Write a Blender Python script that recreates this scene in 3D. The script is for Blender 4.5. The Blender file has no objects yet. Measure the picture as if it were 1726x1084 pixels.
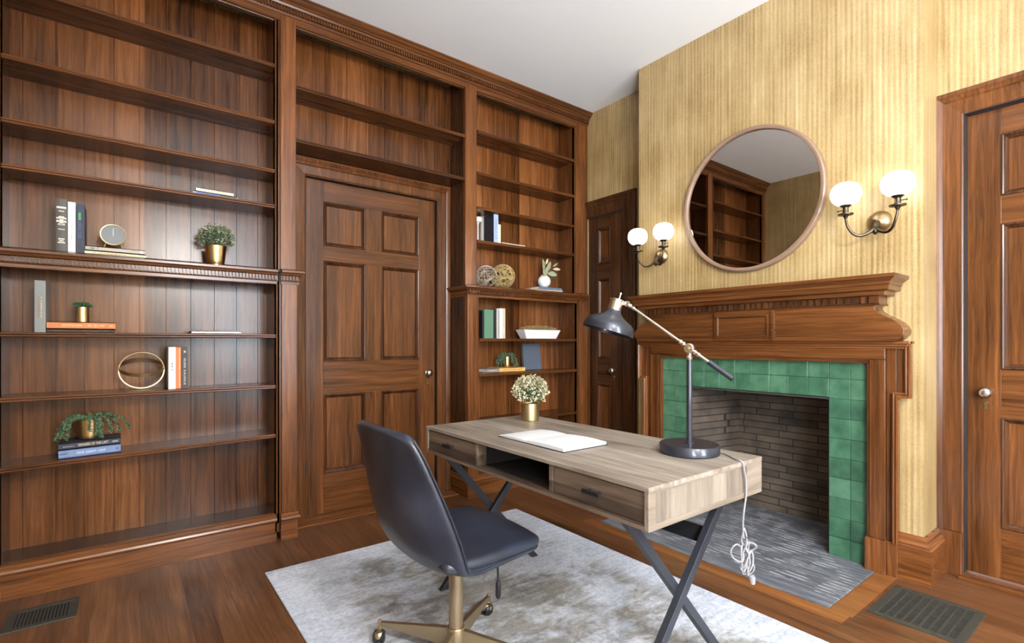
import bpy, bmesh, math, random
from mathutils import Vector, Matrix, Euler
random.seed(11)
C = bpy.context
COL = C.scene.collection
R = math.radians

# ------------------------------------------------------------------ camera
cam_d = bpy.data.cameras.new('camera')
cam = bpy.data.objects.new('camera', cam_d)
COL.objects.link(cam)
cam_d.sensor_width = 36.0
cam_d.sensor_fit = 'HORIZONTAL'
cam_d.lens = 849.536 / 1726 * 36.0
cam_d.shift_y = 34.27 / 1726
cam_d.clip_start = 0.02
cam.location = (0, 0, 1.15)
cam.rotation_euler = (R(90), 0, R(-37.464))
C.scene.camera = cam

# ------------------------------------------------------------------ world, daylight, exposure
w = bpy.data.worlds.new('world')
C.scene.world = w
w.use_nodes = True
w.node_tree.nodes['Background'].inputs[0].default_value = (0.72, 0.85, 1.0, 1)
w.node_tree.nodes['Background'].inputs[1].default_value = 11.0
vs = C.scene.view_settings
vs.view_transform = 'Standard'
vs.look = 'None'
vs.gamma = 1.0
vs.exposure = 0.84
vs.use_curve_mapping = False

WIN = [(0.90, 1.85)]                      # window opening in the wall behind the camera (x0, x1)
WINL = (-2.15, -1.00)                     # window opening in the left wall, behind the camera (y0, y1)
WZ0, WZ1 = 0.50, 2.90
YB = -2.4                                 # inner face of the wall behind the camera

def area(name, loc, rot, sx, sy, power, col):
    l = bpy.data.lights.new(name, 'AREA')
    l.shape = 'RECTANGLE'; l.size = sx; l.size_y = sy
    l.energy = power; l.color = col
    o = bpy.data.objects.new(name, l)
    o.location = loc; o.rotation_euler = rot
    COL.objects.link(o)
    return o
area('window_daylight', ((WIN[0][0] + WIN[0][1]) / 2, YB - 0.45, 1.6), (R(124), 0, 0), 1.25, 2.4, 90, (0.93, 0.97, 1.0))
area('window_daylight', (-0.52 - 0.45, (WINL[0] + WINL[1]) / 2, 1.6), (R(124), 0, R(-90)), 1.15, 2.4, 120, (0.93, 0.97, 1.0))
# added fill lamp, unseen behind the camera, see pendant_lamp at the end
PENDANT_FILL = 130.0     # brightness of its opal globe

# ------------------------------------------------------------------ constants of the room
ZC = 3.17          # ceiling
XR = 3.27          # fireplace wall
XB = 3.02          # chimney breast face
XL = -0.52         # left wall
YW = 3.46          # wall behind the bookcases
BF, BL, BB = 3.17, 3.14, 3.37   # bookcase upper front, lower front, back panel

# ------------------------------------------------------------------ material helpers
MATS = {}
def srgb(r, g, b):
    f = lambda c: ((c / 255) / 12.92) if c <= 10 else (((c / 255) + 0.055) / 1.055) ** 2.4
    return (f(r), f(g), f(b), 1)

def newmat(name):
    m = bpy.data.materials.new(name)
    m.use_nodes = True
    nt = m.node_tree
    return m, nt, nt.nodes['Principled BSDF']

def plain(name, col, rough=0.6, metal=0.0, spec=0.5, coat=0.0, emit=None, estr=0, noise=0.0, nscale=40, bump=0.0):
    if name in MATS: return MATS[name]
    m, nt, b = newmat(name)
    b.inputs['Base Color'].default_value = col
    b.inputs['Roughness'].default_value = rough
    b.inputs['Metallic'].default_value = metal
    b.inputs['Specular IOR Level'].default_value = spec
    b.inputs['Coat Weight'].default_value = coat
    if emit:
        b.inputs['Emission Color'].default_value = emit
        b.inputs['Emission Strength'].default_value = estr
    tc = nt.nodes.new('ShaderNodeTexCoord')
    n = nt.nodes.new('ShaderNodeTexNoise')
    n.inputs['Scale'].default_value = nscale
    n.inputs['Detail'].default_value = 4
    nt.links.new(tc.outputs['Object'], n.inputs['Vector'])
    mx = nt.nodes.new('ShaderNodeMix'); mx.data_type = 'RGBA'
    k = max(noise, 0.02)
    mx.inputs['A'].default_value = tuple(c * (1 - k) for c in col[:3]) + (1,)
    mx.inputs['B'].default_value = tuple(min(1, c * (1 + k)) for c in col[:3]) + (1,)
    nt.links.new(n.outputs['Fac'], mx.inputs['Factor'])
    nt.links.new(mx.outputs['Result'], b.inputs['Base Color'])
    if bump:
        bp = nt.nodes.new('ShaderNodeBump'); bp.inputs['Strength'].default_value = bump
        bp.inputs['Distance'].default_value = 0.002
        nt.links.new(n.outputs['Fac'], bp.inputs['Height'])
        nt.links.new(bp.outputs['Normal'], b.inputs['Normal'])
    MATS[name] = m
    return m

def ramp(nt, stops, interp='LINEAR'):
    r = nt.nodes.new('ShaderNodeValToRGB')
    r.color_ramp.interpolation = interp
    e = r.color_ramp.elements
    e[0].position, e[0].color = stops[0]
    e[1].position, e[1].color = stops[-1]
    for p, c in stops[1:-1]:
        x = e.new(p); x.color = c
    return r

def math_node(nt, op, a=None, b=None):
    n = nt.nodes.new('ShaderNodeMath'); n.operation = op
    for i, v in enumerate((a, b)):
        if v is None: continue
        if isinstance(v, (int, float)): n.inputs[i].default_value = v
        else: nt.links.new(v, n.inputs[i])
    return n.outputs[0]

def wood(name, axis, cols, rough=0.25, coat=0.0, fine=85, along=2.0, board=None, bw=0.15, boff=0.0, tint=0.25, blotch=0.45, bump=0.07, groove=0.0, wavy=0.10):
    """varnished timber, grain running along 'axis'; board = axis across which boards of width bw change tone"""
    if name in MATS: return MATS[name]
    m, nt, b = newmat(name)
    tc = nt.nodes.new('ShaderNodeTexCoord')
    sep = nt.nodes.new('ShaderNodeSeparateXYZ')
    nt.links.new(tc.outputs['Object'], sep.inputs[0])
    # slow wobble so grain lines are not ruler straight
    wob = nt.nodes.new('ShaderNodeTexNoise'); wob.inputs['Scale'].default_value = 2.3; wob.inputs['Detail'].default_value = 2
    nt.links.new(tc.outputs['Object'], wob.inputs['Vector'])
    wv = nt.nodes.new('ShaderNodeVectorMath'); wv.operation = 'SCALE'; wv.inputs['Scale'].default_value = wavy * 0.35
    nt.links.new(wob.outputs['Color'], wv.inputs[0])
    ad = nt.nodes.new('ShaderNodeVectorMath'); ad.operation = 'ADD'
    nt.links.new(tc.outputs['Object'], ad.inputs[0]); nt.links.new(wv.outputs[0], ad.inputs[1])
    vec = ad.outputs[0]
    tone = None
    if board is not None:
        q = math_node(nt, 'FLOOR', math_node(nt, 'DIVIDE', math_node(nt, 'ADD', sep.outputs[board], 50 + boff), bw))
        wn = nt.nodes.new('ShaderNodeTexWhiteNoise'); wn.noise_dimensions = '1D'
        nt.links.new(q, wn.inputs['W'])
        tone = wn.outputs['Value']
        cmb = nt.nodes.new('ShaderNodeVectorMath'); cmb.operation = 'SCALE'; cmb.inputs['Scale'].default_value = 7.0
        nt.links.new(wn.outputs['Color'], cmb.inputs[0])
        a2 = nt.nodes.new('ShaderNodeVectorMath'); a2.operation = 'ADD'
        nt.links.new(vec, a2.inputs[0]); nt.links.new(cmb.outputs[0], a2.inputs[1])
        vec = a2.outputs[0]
    mp = nt.nodes.new('ShaderNodeMapping')
    sc = [fine, fine, fine]; sc[axis] = along
    mp.inputs['Scale'].default_value = sc
    nt.links.new(vec, mp.inputs['Vector'])
    n1 = nt.nodes.new('ShaderNodeTexNoise'); n1.inputs['Scale'].default_value = 1.0
    n1.inputs['Detail'].default_value = 5; n1.inputs['Roughness'].default_value = 0.65; n1.inputs['Distortion'].default_value = 0.35
    nt.links.new(mp.outputs[0], n1.inputs['Vector'])
    mp2 = nt.nodes.new('ShaderNodeMapping')
    sc2 = [fine * 0.16] * 3; sc2[axis] = along * 0.45
    mp2.inputs['Scale'].default_value = sc2
    nt.links.new(vec, mp2.inputs['Vector'])
    n2 = nt.nodes.new('ShaderNodeTexNoise'); n2.inputs['Scale'].default_value = 1.0; n2.inputs['Detail'].default_value = 3
    n2.inputs['Distortion'].default_value = 0.7
    nt.links.new(mp2.outputs[0], n2.inputs['Vector'])
    f = math_node(nt, 'ADD', math_node(nt, 'MULTIPLY', n1.outputs['Fac'], 1 - blotch), math_node(nt, 'MULTIPLY', n2.outputs['Fac'], blotch))
    if tone is not None:
        f = math_node(nt, 'ADD', f, math_node(nt, 'MULTIPLY', math_node(nt, 'SUBTRACT', tone, 0.5), tint))
    k = len(cols)
    r = ramp(nt, [(0.29 + 0.42 * i / (k - 1), c) for i, c in enumerate(cols)])
    nt.links.new(f, r.inputs['Fac'])
    out = r.outputs['Color']
    if groove and board is not None:
        fr = math_node(nt, 'FRACT', math_node(nt, 'DIVIDE', math_node(nt, 'ADD', sep.outputs[board], 50 + boff), bw))
        edge = math_node(nt, 'LESS_THAN', math_node(nt, 'ABSOLUTE', math_node(nt, 'SUBTRACT', fr, 0.5)), 0.5 - groove / bw)
        mg = nt.nodes.new('ShaderNodeMix'); mg.data_type = 'RGBA'
        mg.inputs['A'].default_value = tuple(c * 0.35 for c in cols[0][:3]) + (1,)
        nt.links.new(edge, mg.inputs['Factor']); nt.links.new(out, mg.inputs['B'])
        out = mg.outputs['Result']
    nt.links.new(out, b.inputs['Base Color'])
    b.inputs['Roughness'].default_value = rough
    b.inputs['Coat Weight'].default_value = coat
    b.inputs['Specular IOR Level'].default_value = 0.36
    b.inputs['Coat Roughness'].default_value = 0.12
    bp = nt.nodes.new('ShaderNodeBump'); bp.inputs['Strength'].default_value = bump; bp.inputs['Distance'].default_value = 0.001
    nt.links.new(n1.outputs['Fac'], bp.inputs['Height'])
    nt.links.new(bp.outputs['Normal'], b.inputs['Normal'])
    MATS[name] = m
    return m

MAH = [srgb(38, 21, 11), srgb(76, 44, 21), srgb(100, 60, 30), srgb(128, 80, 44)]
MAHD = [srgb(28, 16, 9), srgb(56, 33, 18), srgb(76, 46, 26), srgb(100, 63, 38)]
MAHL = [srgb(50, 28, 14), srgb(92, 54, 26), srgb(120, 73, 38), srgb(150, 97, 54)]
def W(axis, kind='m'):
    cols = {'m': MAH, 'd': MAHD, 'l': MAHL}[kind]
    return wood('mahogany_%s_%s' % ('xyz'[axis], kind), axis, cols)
M_BACK = wood('mahogany_boards', 2, MAH, board=0, bw=0.1155, boff=0.049 + 0.02, tint=0.22, fine=70)
M_BACK_R = wood('mahogany_boards_right', 2, MAHL, board=0, bw=0.1295, boff=-2.263 + 50 * 0 + 0.0, tint=0.22, fine=70)  # lighter palette puts the sconce light on the right bay into the colour
M_FLOOR = wood('oak_floor', 1, [srgb(54, 33, 19), srgb(88, 56, 34), srgb(110, 72, 45), srgb(138, 95, 62)], board=0, bw=0.083, tint=0.10,
               fine=70, along=3.0, rough=0.28, coat=0.0, groove=0.0006, bump=0.2)
M_FLOORX = wood('oak_floor_border', 1, [srgb(76, 44, 22), srgb(116, 72, 38), srgb(142, 92, 50), srgb(166, 116, 68)], fine=55, along=2.0, rough=0.3, coat=0.0, bump=0.2)
M_DESK = wood('desk_driftwood', 1, [srgb(92, 82, 72), srgb(126, 115, 104), srgb(150, 140, 130), srgb(174, 165, 154)], board=0, bw=0.106, boff=0.02, tint=0.3,
              fine=55, along=3, rough=0.5, coat=0.0, bump=0.3)  # top toned lighter, light from above put into the colour
M_DESKV = wood('desk_driftwood_side', 2, [srgb(84, 75, 66), srgb(106, 96, 86), srgb(124, 115, 103), srgb(142, 133, 120)], board=0, bw=0.075, boff=0.01, tint=0.30,
               fine=50, along=4, rough=0.5, coat=0.0, bump=0.3)  # end toned down in colour against the strong window light
M_DESKX = wood('desk_driftwood_rail', 0, [srgb(88, 77, 66), srgb(110, 99, 87), srgb(128, 117, 104), srgb(144, 133, 118)], fine=50, along=3, rough=0.5, coat=0, bump=0.3)
M_DESKF = wood('desk_driftwood_drawer', 1, [srgb(62, 51, 43), srgb(88, 74, 63), srgb(108, 93, 80), srgb(128, 113, 99)], fine=50, along=3, board=2, bw=0.045, tint=0.35, rough=0.5, coat=0, bump=0.3)  # darker copy of the desk wood, shade on the front put into the colour

def wallpaper():
    m, nt, b = newmat('gold_striped_wallpaper')
    tc = nt.nodes.new('ShaderNodeTexCoord')
    sep = nt.nodes.new('ShaderNodeSeparateXYZ'); nt.links.new(tc.outputs['Object'], sep.inputs[0])
    s = math_node(nt, 'ADD', sep.outputs[0], sep.outputs[1])
    n = nt.nodes.new('ShaderNodeTexNoise'); n.inputs['Scale'].default_value = 1.0; n.inputs['Detail'].default_value = 6; n.inputs['Roughness'].default_value = 0.7
    cb = nt.nodes.new('ShaderNodeCombineXYZ')
    nt.links.new(math_node(nt, 'MULTIPLY', s, 42.0), cb.inputs[0])
    nt.links.new(math_node(nt, 'MULTIPLY', sep.outputs[2], 1.4), cb.inputs[1])
    nt.links.new(cb.outputs[0], n.inputs['Vector'])
    wv = math_node(nt, 'SINE', math_node(nt, 'MULTIPLY', s, 6.2832 / 0.0235))
    n2 = nt.nodes.new('ShaderNodeTexNoise'); n2.inputs['Scale'].default_value = 3.0; n2.inputs['Detail'].default_value = 8
    nt.links.new(tc.outputs['Object'], n2.inputs['Vector'])
    n3 = nt.nodes.new('ShaderNodeTexNoise'); n3.inputs['Scale'].default_value = 120.0; n3.inputs['Detail'].default_value = 2
    nt.links.new(tc.outputs['Object'], n3.inputs['Vector'])
    f = math_node(nt, 'ADD', math_node(nt, 'MULTIPLY', n.outputs['Fac'], 0.50), math_node(nt, 'MULTIPLY', wv, 0.05))
    f = math_node(nt, 'ADD', f, math_node(nt, 'MULTIPLY', n2.outputs['Fac'], 0.35))
    f = math_node(nt, 'ADD', f, math_node(nt, 'MULTIPLY', n3.outputs['Fac'], 0.15))
    r = ramp(nt, [(0.34, srgb(124, 98, 58)), (0.46, srgb(154, 130, 86)), (0.56, srgb(172, 149, 106)), (0.68, srgb(190, 171, 130))])
    nt.links.new(f, r.inputs['Fac']); nt.links.new(r.outputs[0], b.inputs['Base Color'])
    b.inputs['Roughness'].default_value = 0.42; b.inputs['Specular IOR Level'].default_value = 0.7
    bp = nt.nodes.new('ShaderNodeBump'); bp.inputs['Strength'].default_value = 0.15; bp.inputs['Distance'].default_value = 0.001
    nt.links.new(f, bp.inputs['Height']); nt.links.new(bp.outputs['Normal'], b.inputs['Normal'])
    return m
M_PAPER = wallpaper()

def brick(name, cols, mortar, bw, bh, ms, hx, hy, rough=0.9, noise=0.3):
    """brick pattern; hx / hy = weights of (x, y, z) that make the horizontal / vertical pattern coordinate"""
    m, nt, b = newmat(name)
    tc = nt.nodes.new('ShaderNodeTexCoord')
    sep = nt.nodes.new('ShaderNodeSeparateXYZ'); nt.links.new(tc.outputs['Object'], sep.inputs[0])
    def comb(wts):
        o = None
        for i, k in enumerate(wts):
            if k:
                t = math_node(nt, 'MULTIPLY', sep.outputs[i], k)
                o = t if o is None else math_node(nt, 'ADD', o, t)
        return o
    cb = nt.nodes.new('ShaderNodeCombineXYZ')
    nt.links.new(comb(hx), cb.inputs[0]); nt.links.new(comb(hy), cb.inputs[1])
    bt = nt.nodes.new('ShaderNodeTexBrick')
    bt.inputs['Color1'].default_value = cols[0]; bt.inputs['Color2'].default_value = cols[1]
    bt.inputs['Mortar'].default_value = mortar
    bt.inputs['Scale'].default_value = 1.0; bt.offset = 0.37; bt.squash = 1.25; bt.squash_frequency = 3
    bt.inputs['Mortar Size'].default_value = ms
    bt.inputs['Mortar Smooth'].default_value = 0.3
    bt.inputs['Brick Width'].default_value = bw
    bt.inputs['Row Height'].default_value = bh
    nt.links.new(cb.outputs[0], bt.inputs['Vector'])
    n = nt.nodes.new('ShaderNodeTexNoise'); n.inputs['Scale'].default_value = 7; n.inputs['Detail'].default_value = 8
    nt.links.new(tc.outputs['Object'], n.inputs['Vector'])
    mx = nt.nodes.new('ShaderNodeMix'); mx.data_type = 'RGBA'; mx.blend_type = 'MULTIPLY'
    mx.inputs['Factor'].default_value = 1.0
    r = ramp(nt, [(0.3, (1 - noise, 1 - noise, 1 - noise, 1)), (0.7, (1 + noise, 1 + noise, 1 + noise, 1))])
    nt.links.new(n.outputs['Fac'], r.inputs['Fac'])
    nt.links.new(bt.outputs['Color'], mx.inputs['A']); nt.links.new(r.outputs[0], mx.inputs['B'])
    nt.links.new(mx.outputs['Result'], b.inputs['Base Color'])
    b.inputs['Roughness'].default_value = rough
    bp = nt.nodes.new('ShaderNodeBump'); bp.inputs['Strength'].default_value = 0.5; bp.inputs['Distance'].default_value = 0.004; bp.invert = True
    nt.links.new(bt.outputs['Fac'], bp.inputs['Height']); nt.links.new(bp.outputs['Normal'], b.inputs['Normal'])
    return m
M_FIRE = brick('firebox_brick', (srgb(88, 77, 66), srgb(66, 58, 50)), srgb(34, 29, 26), 0.24, 0.046, 0.0035, (0.4, 1, 0), (0, 0, 1), noise=0.5)

def hearth_mat():
    m, nt, b = newmat('hearth_slips')
    tc = nt.nodes.new('ShaderNodeTexCoord')
    sep = nt.nodes.new('ShaderNodeSeparateXYZ'); nt.links.new(tc.outputs['Object'], sep.inputs[0])
    fr = math_node(nt, 'FRACT', math_node(nt, 'DIVIDE', sep.outputs[0], 0.034))
    d = math_node(nt, 'ABSOLUTE', math_node(nt, 'SUBTRACT', fr, 0.5))
    line = math_node(nt, 'GREATER_THAN', d, 0.36)
    inner = math_node(nt, 'GREATER_THAN', sep.outputs[0], 2.50)
    mp = nt.nodes.new('ShaderNodeMapping'); mp.inputs['Scale'].default_value = (30, 4, 1)
    nt.links.new(tc.outputs['Object'], mp.inputs['Vector'])
    n = nt.nodes.new('ShaderNodeTexNoise'); n.inputs['Scale'].default_value = 1.0; n.inputs['Detail'].default_value = 7; n.inputs['Roughness'].default_value = 0.65
    nt.links.new(mp.outputs[0], n.inputs['Vector'])
    r = ramp(nt, [(0.30, srgb(66, 68, 75)), (0.5, srgb(98, 101, 108)), (0.7, srgb(132, 135, 140))])
    nt.links.new(n.outputs['Fac'], r.inputs['Fac'])
    n2 = nt.nodes.new('ShaderNodeTexNoise'); n2.inputs['Scale'].default_value = 9; n2.inputs['Detail'].default_value = 5
    nt.links.new(tc.outputs['Object'], n2.inputs['Vector'])
    grout = ramp(nt, [(0.47, srgb(62, 63, 68)), (0.58, srgb(196, 196, 196))])
    nt.links.new(n2.outputs['Fac'], grout.inputs['Fac'])
    f = math_node(nt, 'MULTIPLY', math_node(nt, 'MULTIPLY', line, inner), 0.62)
    mx = nt.nodes.new('ShaderNodeMix'); mx.data_type = 'RGBA'
    nt.links.new(f, mx.inputs['Factor']); nt.links.new(r.outputs[0], mx.inputs['A']); nt.links.new(grout.outputs[0], mx.inputs['B'])
    nt.links.new(mx.outputs['Result'], b.inputs['Base Color'])
    b.inputs['Roughness'].default_value = 0.55
    bp = nt.nodes.new('ShaderNodeBump'); bp.inputs['Strength'].default_value = 0.4; bp.inputs['Distance'].default_value = 0.003; bp.invert = True
    nt.links.new(f, bp.inputs['Height']); nt.links.new(bp.outputs['Normal'], b.inputs['Normal'])
    return m
M_HEARTH = hearth_mat()

def rug_mat():
    m, nt, b = newmat('distressed_rug')
    tc = nt.nodes.new('ShaderNodeTexCoord')
    def noise(scale, det, vecscale=(1, 1, 1), rough=0.6, dist=0.0):
        mp = nt.nodes.new('ShaderNodeMapping'); mp.inputs['Scale'].default_value = vecscale
        nt.links.new(tc.outputs['Object'], mp.inputs['Vector'])
        n = nt.nodes.new('ShaderNodeTexNoise'); n.inputs['Scale'].default_value = scale; n.inputs['Detail'].default_value = det
        n.inputs['Roughness'].default_value = rough; n.inputs['Distortion'].default_value = dist
        nt.links.new(mp.outputs[0], n.inputs['Vector'])
        return n.outputs['Fac']
    big = noise(2.0, 6, (1, 1, 1), 0.6, 0.4)
    mid = noise(7.0, 8, (1, 1.6, 1), 0.7, 0.5)
    streak = noise(9.0, 6, (0.5, 5, 1), 0.7)
    sp = noise(60.0, 4, (1, 1, 1), 0.7)
    smudge = noise(3.6, 8, (1, 1, 1), 0.68, 0.8)
    base = ramp(nt, [(0.30, srgb(124, 130, 142)), (0.44, srgb(170, 177, 190)), (0.58, srgb(198, 205, 217))])
    nt.links.new(math_node(nt, 'ADD', math_node(nt, 'MULTIPLY', streak, 0.35), math_node(nt, 'ADD', math_node(nt, 'MULTIPLY', smudge, 0.4), math_node(nt, 'MULTIPLY', sp, 0.25))), base.inputs['Fac'])
    warm = ramp(nt, [(0.36, srgb(70, 60, 50)), (0.47, srgb(104, 95, 78)), (0.56, srgb(128, 122, 106)), (0.66, srgb(150, 150, 146))])
    nt.links.new(math_node(nt, 'ADD', math_node(nt, 'MULTIPLY', streak, 0.5), math_node(nt, 'MULTIPLY', smudge, 0.5)), warm.inputs['Fac'])
    wm = ramp(nt, [(0.45, (0, 0, 0, 1)), (0.55, (1, 1, 1, 1))])
    nt.links.new(math_node(nt, 'ADD', math_node(nt, 'MULTIPLY', big, 0.5), math_node(nt, 'MULTIPLY', mid, 0.5)), wm.inputs['Fac'])
    # the worn warm field sits in the middle of the rug, a plain pale band runs round it
    sep = nt.nodes.new('ShaderNodeSeparateXYZ'); nt.links.new(tc.outputs['Object'], sep.inputs[0])
    ex = math_node(nt, 'SUBTRACT', 0.785, math_node(nt, 'ABSOLUTE', math_node(nt, 'SUBTRACT', sep.outputs[0], 0.785)))
    ey = math_node(nt, 'SUBTRACT', 1.22, math_node(nt, 'ABSOLUTE', math_node(nt, 'SUBTRACT', sep.outputs[1], 1.22)))
    e = math_node(nt, 'MINIMUM', ex, ey)
    em = ramp(nt, [(0.10, (0, 0, 0, 1)), (0.24, (1, 1, 1, 1))]); nt.links.new(e, em.inputs['Fac'])
    f = math_node(nt, 'MULTIPLY', math_node(nt, 'MULTIPLY', wm.outputs[0], em.outputs[0]), 0.8)
    mx = nt.nodes.new('ShaderNodeMix'); mx.data_type = 'RGBA'
    nt.links.new(f, mx.inputs['Factor']); nt.links.new(base.outputs[0], mx.inputs['A']); nt.links.new(warm.outputs[0], mx.inputs['B'])
    mx2 = nt.nodes.new('ShaderNodeMix'); mx2.data_type = 'RGBA'; mx2.blend_type = 'MULTIPLY'; mx2.inputs['Factor'].default_value = 0.6
    sr = ramp(nt, [(0.3, (0.72, 0.72, 0.74, 1)), (0.6, (1.08, 1.08, 1.08, 1))]); nt.links.new(sp, sr.inputs['Fac'])
    nt.links.new(mx.outputs['Result'], mx2.inputs['A']); nt.links.new(sr.outputs[0], mx2.inputs['B'])
    nt.links.new(mx2.outputs['Result'], b.inputs['Base Color'])
    b.inputs['Roughness'].default_value = 0.95
    b.inputs['Sheen Weight'].default_value = 0.2
    bp = nt.nodes.new('ShaderNodeBump'); bp.inputs['Strength'].default_value = 0.5; bp.inputs['Distance'].default_value = 0.002
    nt.links.new(sp, bp.inputs['Height']); nt.links.new(bp.outputs['Normal'], b.inputs['Normal'])
    return m
M_RUG = rug_mat()

M_CEIL = plain('ceiling_plaster', srgb(238, 244, 250), 0.9, noise=0.02, nscale=3)
M_TILE = plain('green_glazed_tile', srgb(62, 124, 84), 0.35, coat=0.2, noise=0.30, nscale=14, bump=0.4)
M_GROUT = plain('tile_grout', srgb(52, 84, 64), 0.9, noise=0.2)
M_BRASS = plain('aged_brass', srgb(150, 130, 98), 0.34, metal=1.0, noise=0.12, nscale=30)
M_DBRASS = plain('dark_bronze', srgb(88, 80, 68), 0.38, metal=1.0, noise=0.2, nscale=60)
M_GOLD = plain('brushed_gold', srgb(214, 184, 134), 0.28, metal=1.0, noise=0.06, nscale=90)
M_GOLDM = plain('champagne_gold', srgb(192, 174, 132), 0.38, metal=1.0, noise=0.08)
M_NICKEL = plain('satin_nickel', srgb(206, 200, 190), 0.28, metal=1.0, noise=0.05)
M_SILVER = plain('tarnished_silver', srgb(186, 180, 172), 0.25, metal=1.0, noise=0.1, nscale=60)
M_CHB = plain('antique_brass_chair', srgb(160, 142, 114), 0.36, metal=0.85, noise=0.06)
M_BLACK = plain('black_lacquer', srgb(26, 27, 31), 0.45, spec=0.4, noise=0.05)
M_GUN = plain('gunmetal_steel', srgb(58, 62, 70), 0.38, metal=0.5, noise=0.08)
M_LAMP = plain('lamp_dark_enamel', srgb(40, 44, 54), 0.36, metal=0.35, coat=0.4, noise=0.04)
M_IRON = plain('register_iron', srgb(76, 76, 70), 0.5, metal=0.5, noise=0.15)
M_HOLE = plain('dark_void', srgb(6, 6, 8), 0.9)
M_MIRROR = plain('mirror_silver', (0.53, 0.50, 0.47, 1), 0.01, metal=1.0, noise=0.0)
M_FRAME = plain('mirror_frame_wood', srgb(132, 108, 90), 0.4, coat=0.2, noise=0.12, nscale=20)
M_GLOBE = plain('opal_glass_lit', srgb(240, 240, 238), 0.25, emit=(1.0, 0.95, 0.87, 1), estr=2.2)
M_PAGE = plain('book_pages', srgb(226, 218, 200), 0.8, noise=0.06, nscale=300)
M_WHITE = plain('white_paper', srgb(206, 208, 212), 0.7, noise=0.01)
M_CERAM = plain('white_ceramic', srgb(236, 236, 236), 0.25, coat=0.4)
M_STONE = plain('white_stoneware', srgb(226, 225, 222), 0.55, noise=0.05, nscale=25)
M_LEAF = plain('green_leaf', srgb(84, 108, 78), 0.6, noise=0.35, nscale=90)
M_LEAFD = plain('dark_green_leaf', srgb(44, 84, 54), 0.6, noise=0.4, nscale=90)
M_LEAFP = plain('pale_sage_leaf', srgb(150, 152, 122), 0.65, noise=0.3, nscale=90)
M_FLOWER = plain('cream_buds', srgb(206, 196, 164), 0.7, noise=0.25, nscale=120)
M_SEDUM = plain('dried_sedum', srgb(150, 132, 88), 0.8, noise=0.4, nscale=120)
M_SOIL = plain('potting_soil', srgb(40, 34, 26), 0.95, noise=0.3)
M_CORD = plain('clear_white_cord', srgb(138, 138, 142), 0.3, coat=0.4)
M_RATTAN = plain('woven_vine', srgb(176, 154, 104), 0.6, noise=0.2)
M_WIRE = plain('pale_wire', srgb(186, 180, 168), 0.4, metal=0.4, noise=0.1)
M_GLASS = None

def leather():
    m, nt, b = newmat('navy_grey_leather')
    tc = nt.nodes.new('ShaderNodeTexCoord')
    n = nt.nodes.new('ShaderNodeTexNoise'); n.inputs['Scale'].default_value = 6; n.inputs['Detail'].default_value = 6
    nt.links.new(tc.outputs['Object'], n.inputs['Vector'])
    r = ramp(nt, [(0.3, srgb(28, 31, 40)), (0.55, srgb(40, 45, 58)), (0.75, srgb(56, 60, 72))])
    nt.links.new(n.outputs['Fac'], r.inputs['Fac']); nt.links.new(r.outputs[0], b.inputs['Base Color'])
    v = nt.nodes.new('ShaderNodeTexVoronoi'); v.inputs['Scale'].default_value = 420
    nt.links.new(tc.outputs['Object'], v.inputs['Vector'])
    bp = nt.nodes.new('ShaderNodeBump'); bp.inputs['Strength'].default_value = 0.12; bp.inputs['Distance'].default_value = 0.001
    nt.links.new(v.outputs['Distance'], bp.inputs['Height']); nt.links.new(bp.outputs['Normal'], b.inputs['Normal'])
    b.inputs['Roughness'].default_value = 0.36
    b.inputs['Coat Weight'].default_value = 0.15; b.inputs['Coat Roughness'].default_value = 0.3
    return m
M_LEATHER = leather()

def pane_mat():
    m = bpy.data.materials.new('window_glass'); m.use_nodes = True
    nt = m.node_tree; nt.nodes.clear()
    o = nt.nodes.new('ShaderNodeOutputMaterial'); mix = nt.nodes.new('ShaderNodeMixShader')
    t = nt.nodes.new('ShaderNodeBsdfTransparent'); g = nt.nodes.new('ShaderNodeBsdfGlossy')
    g.inputs['Roughness'].default_value = 0.02
    mix.inputs[0].default_value = 0.06
    nt.links.new(t.outputs[0], mix.inputs[1]); nt.links.new(g.outputs[0], mix.inputs[2]); nt.links.new(mix.outputs[0], o.inputs[0])
    return m
M_PANE = pane_mat()

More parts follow.
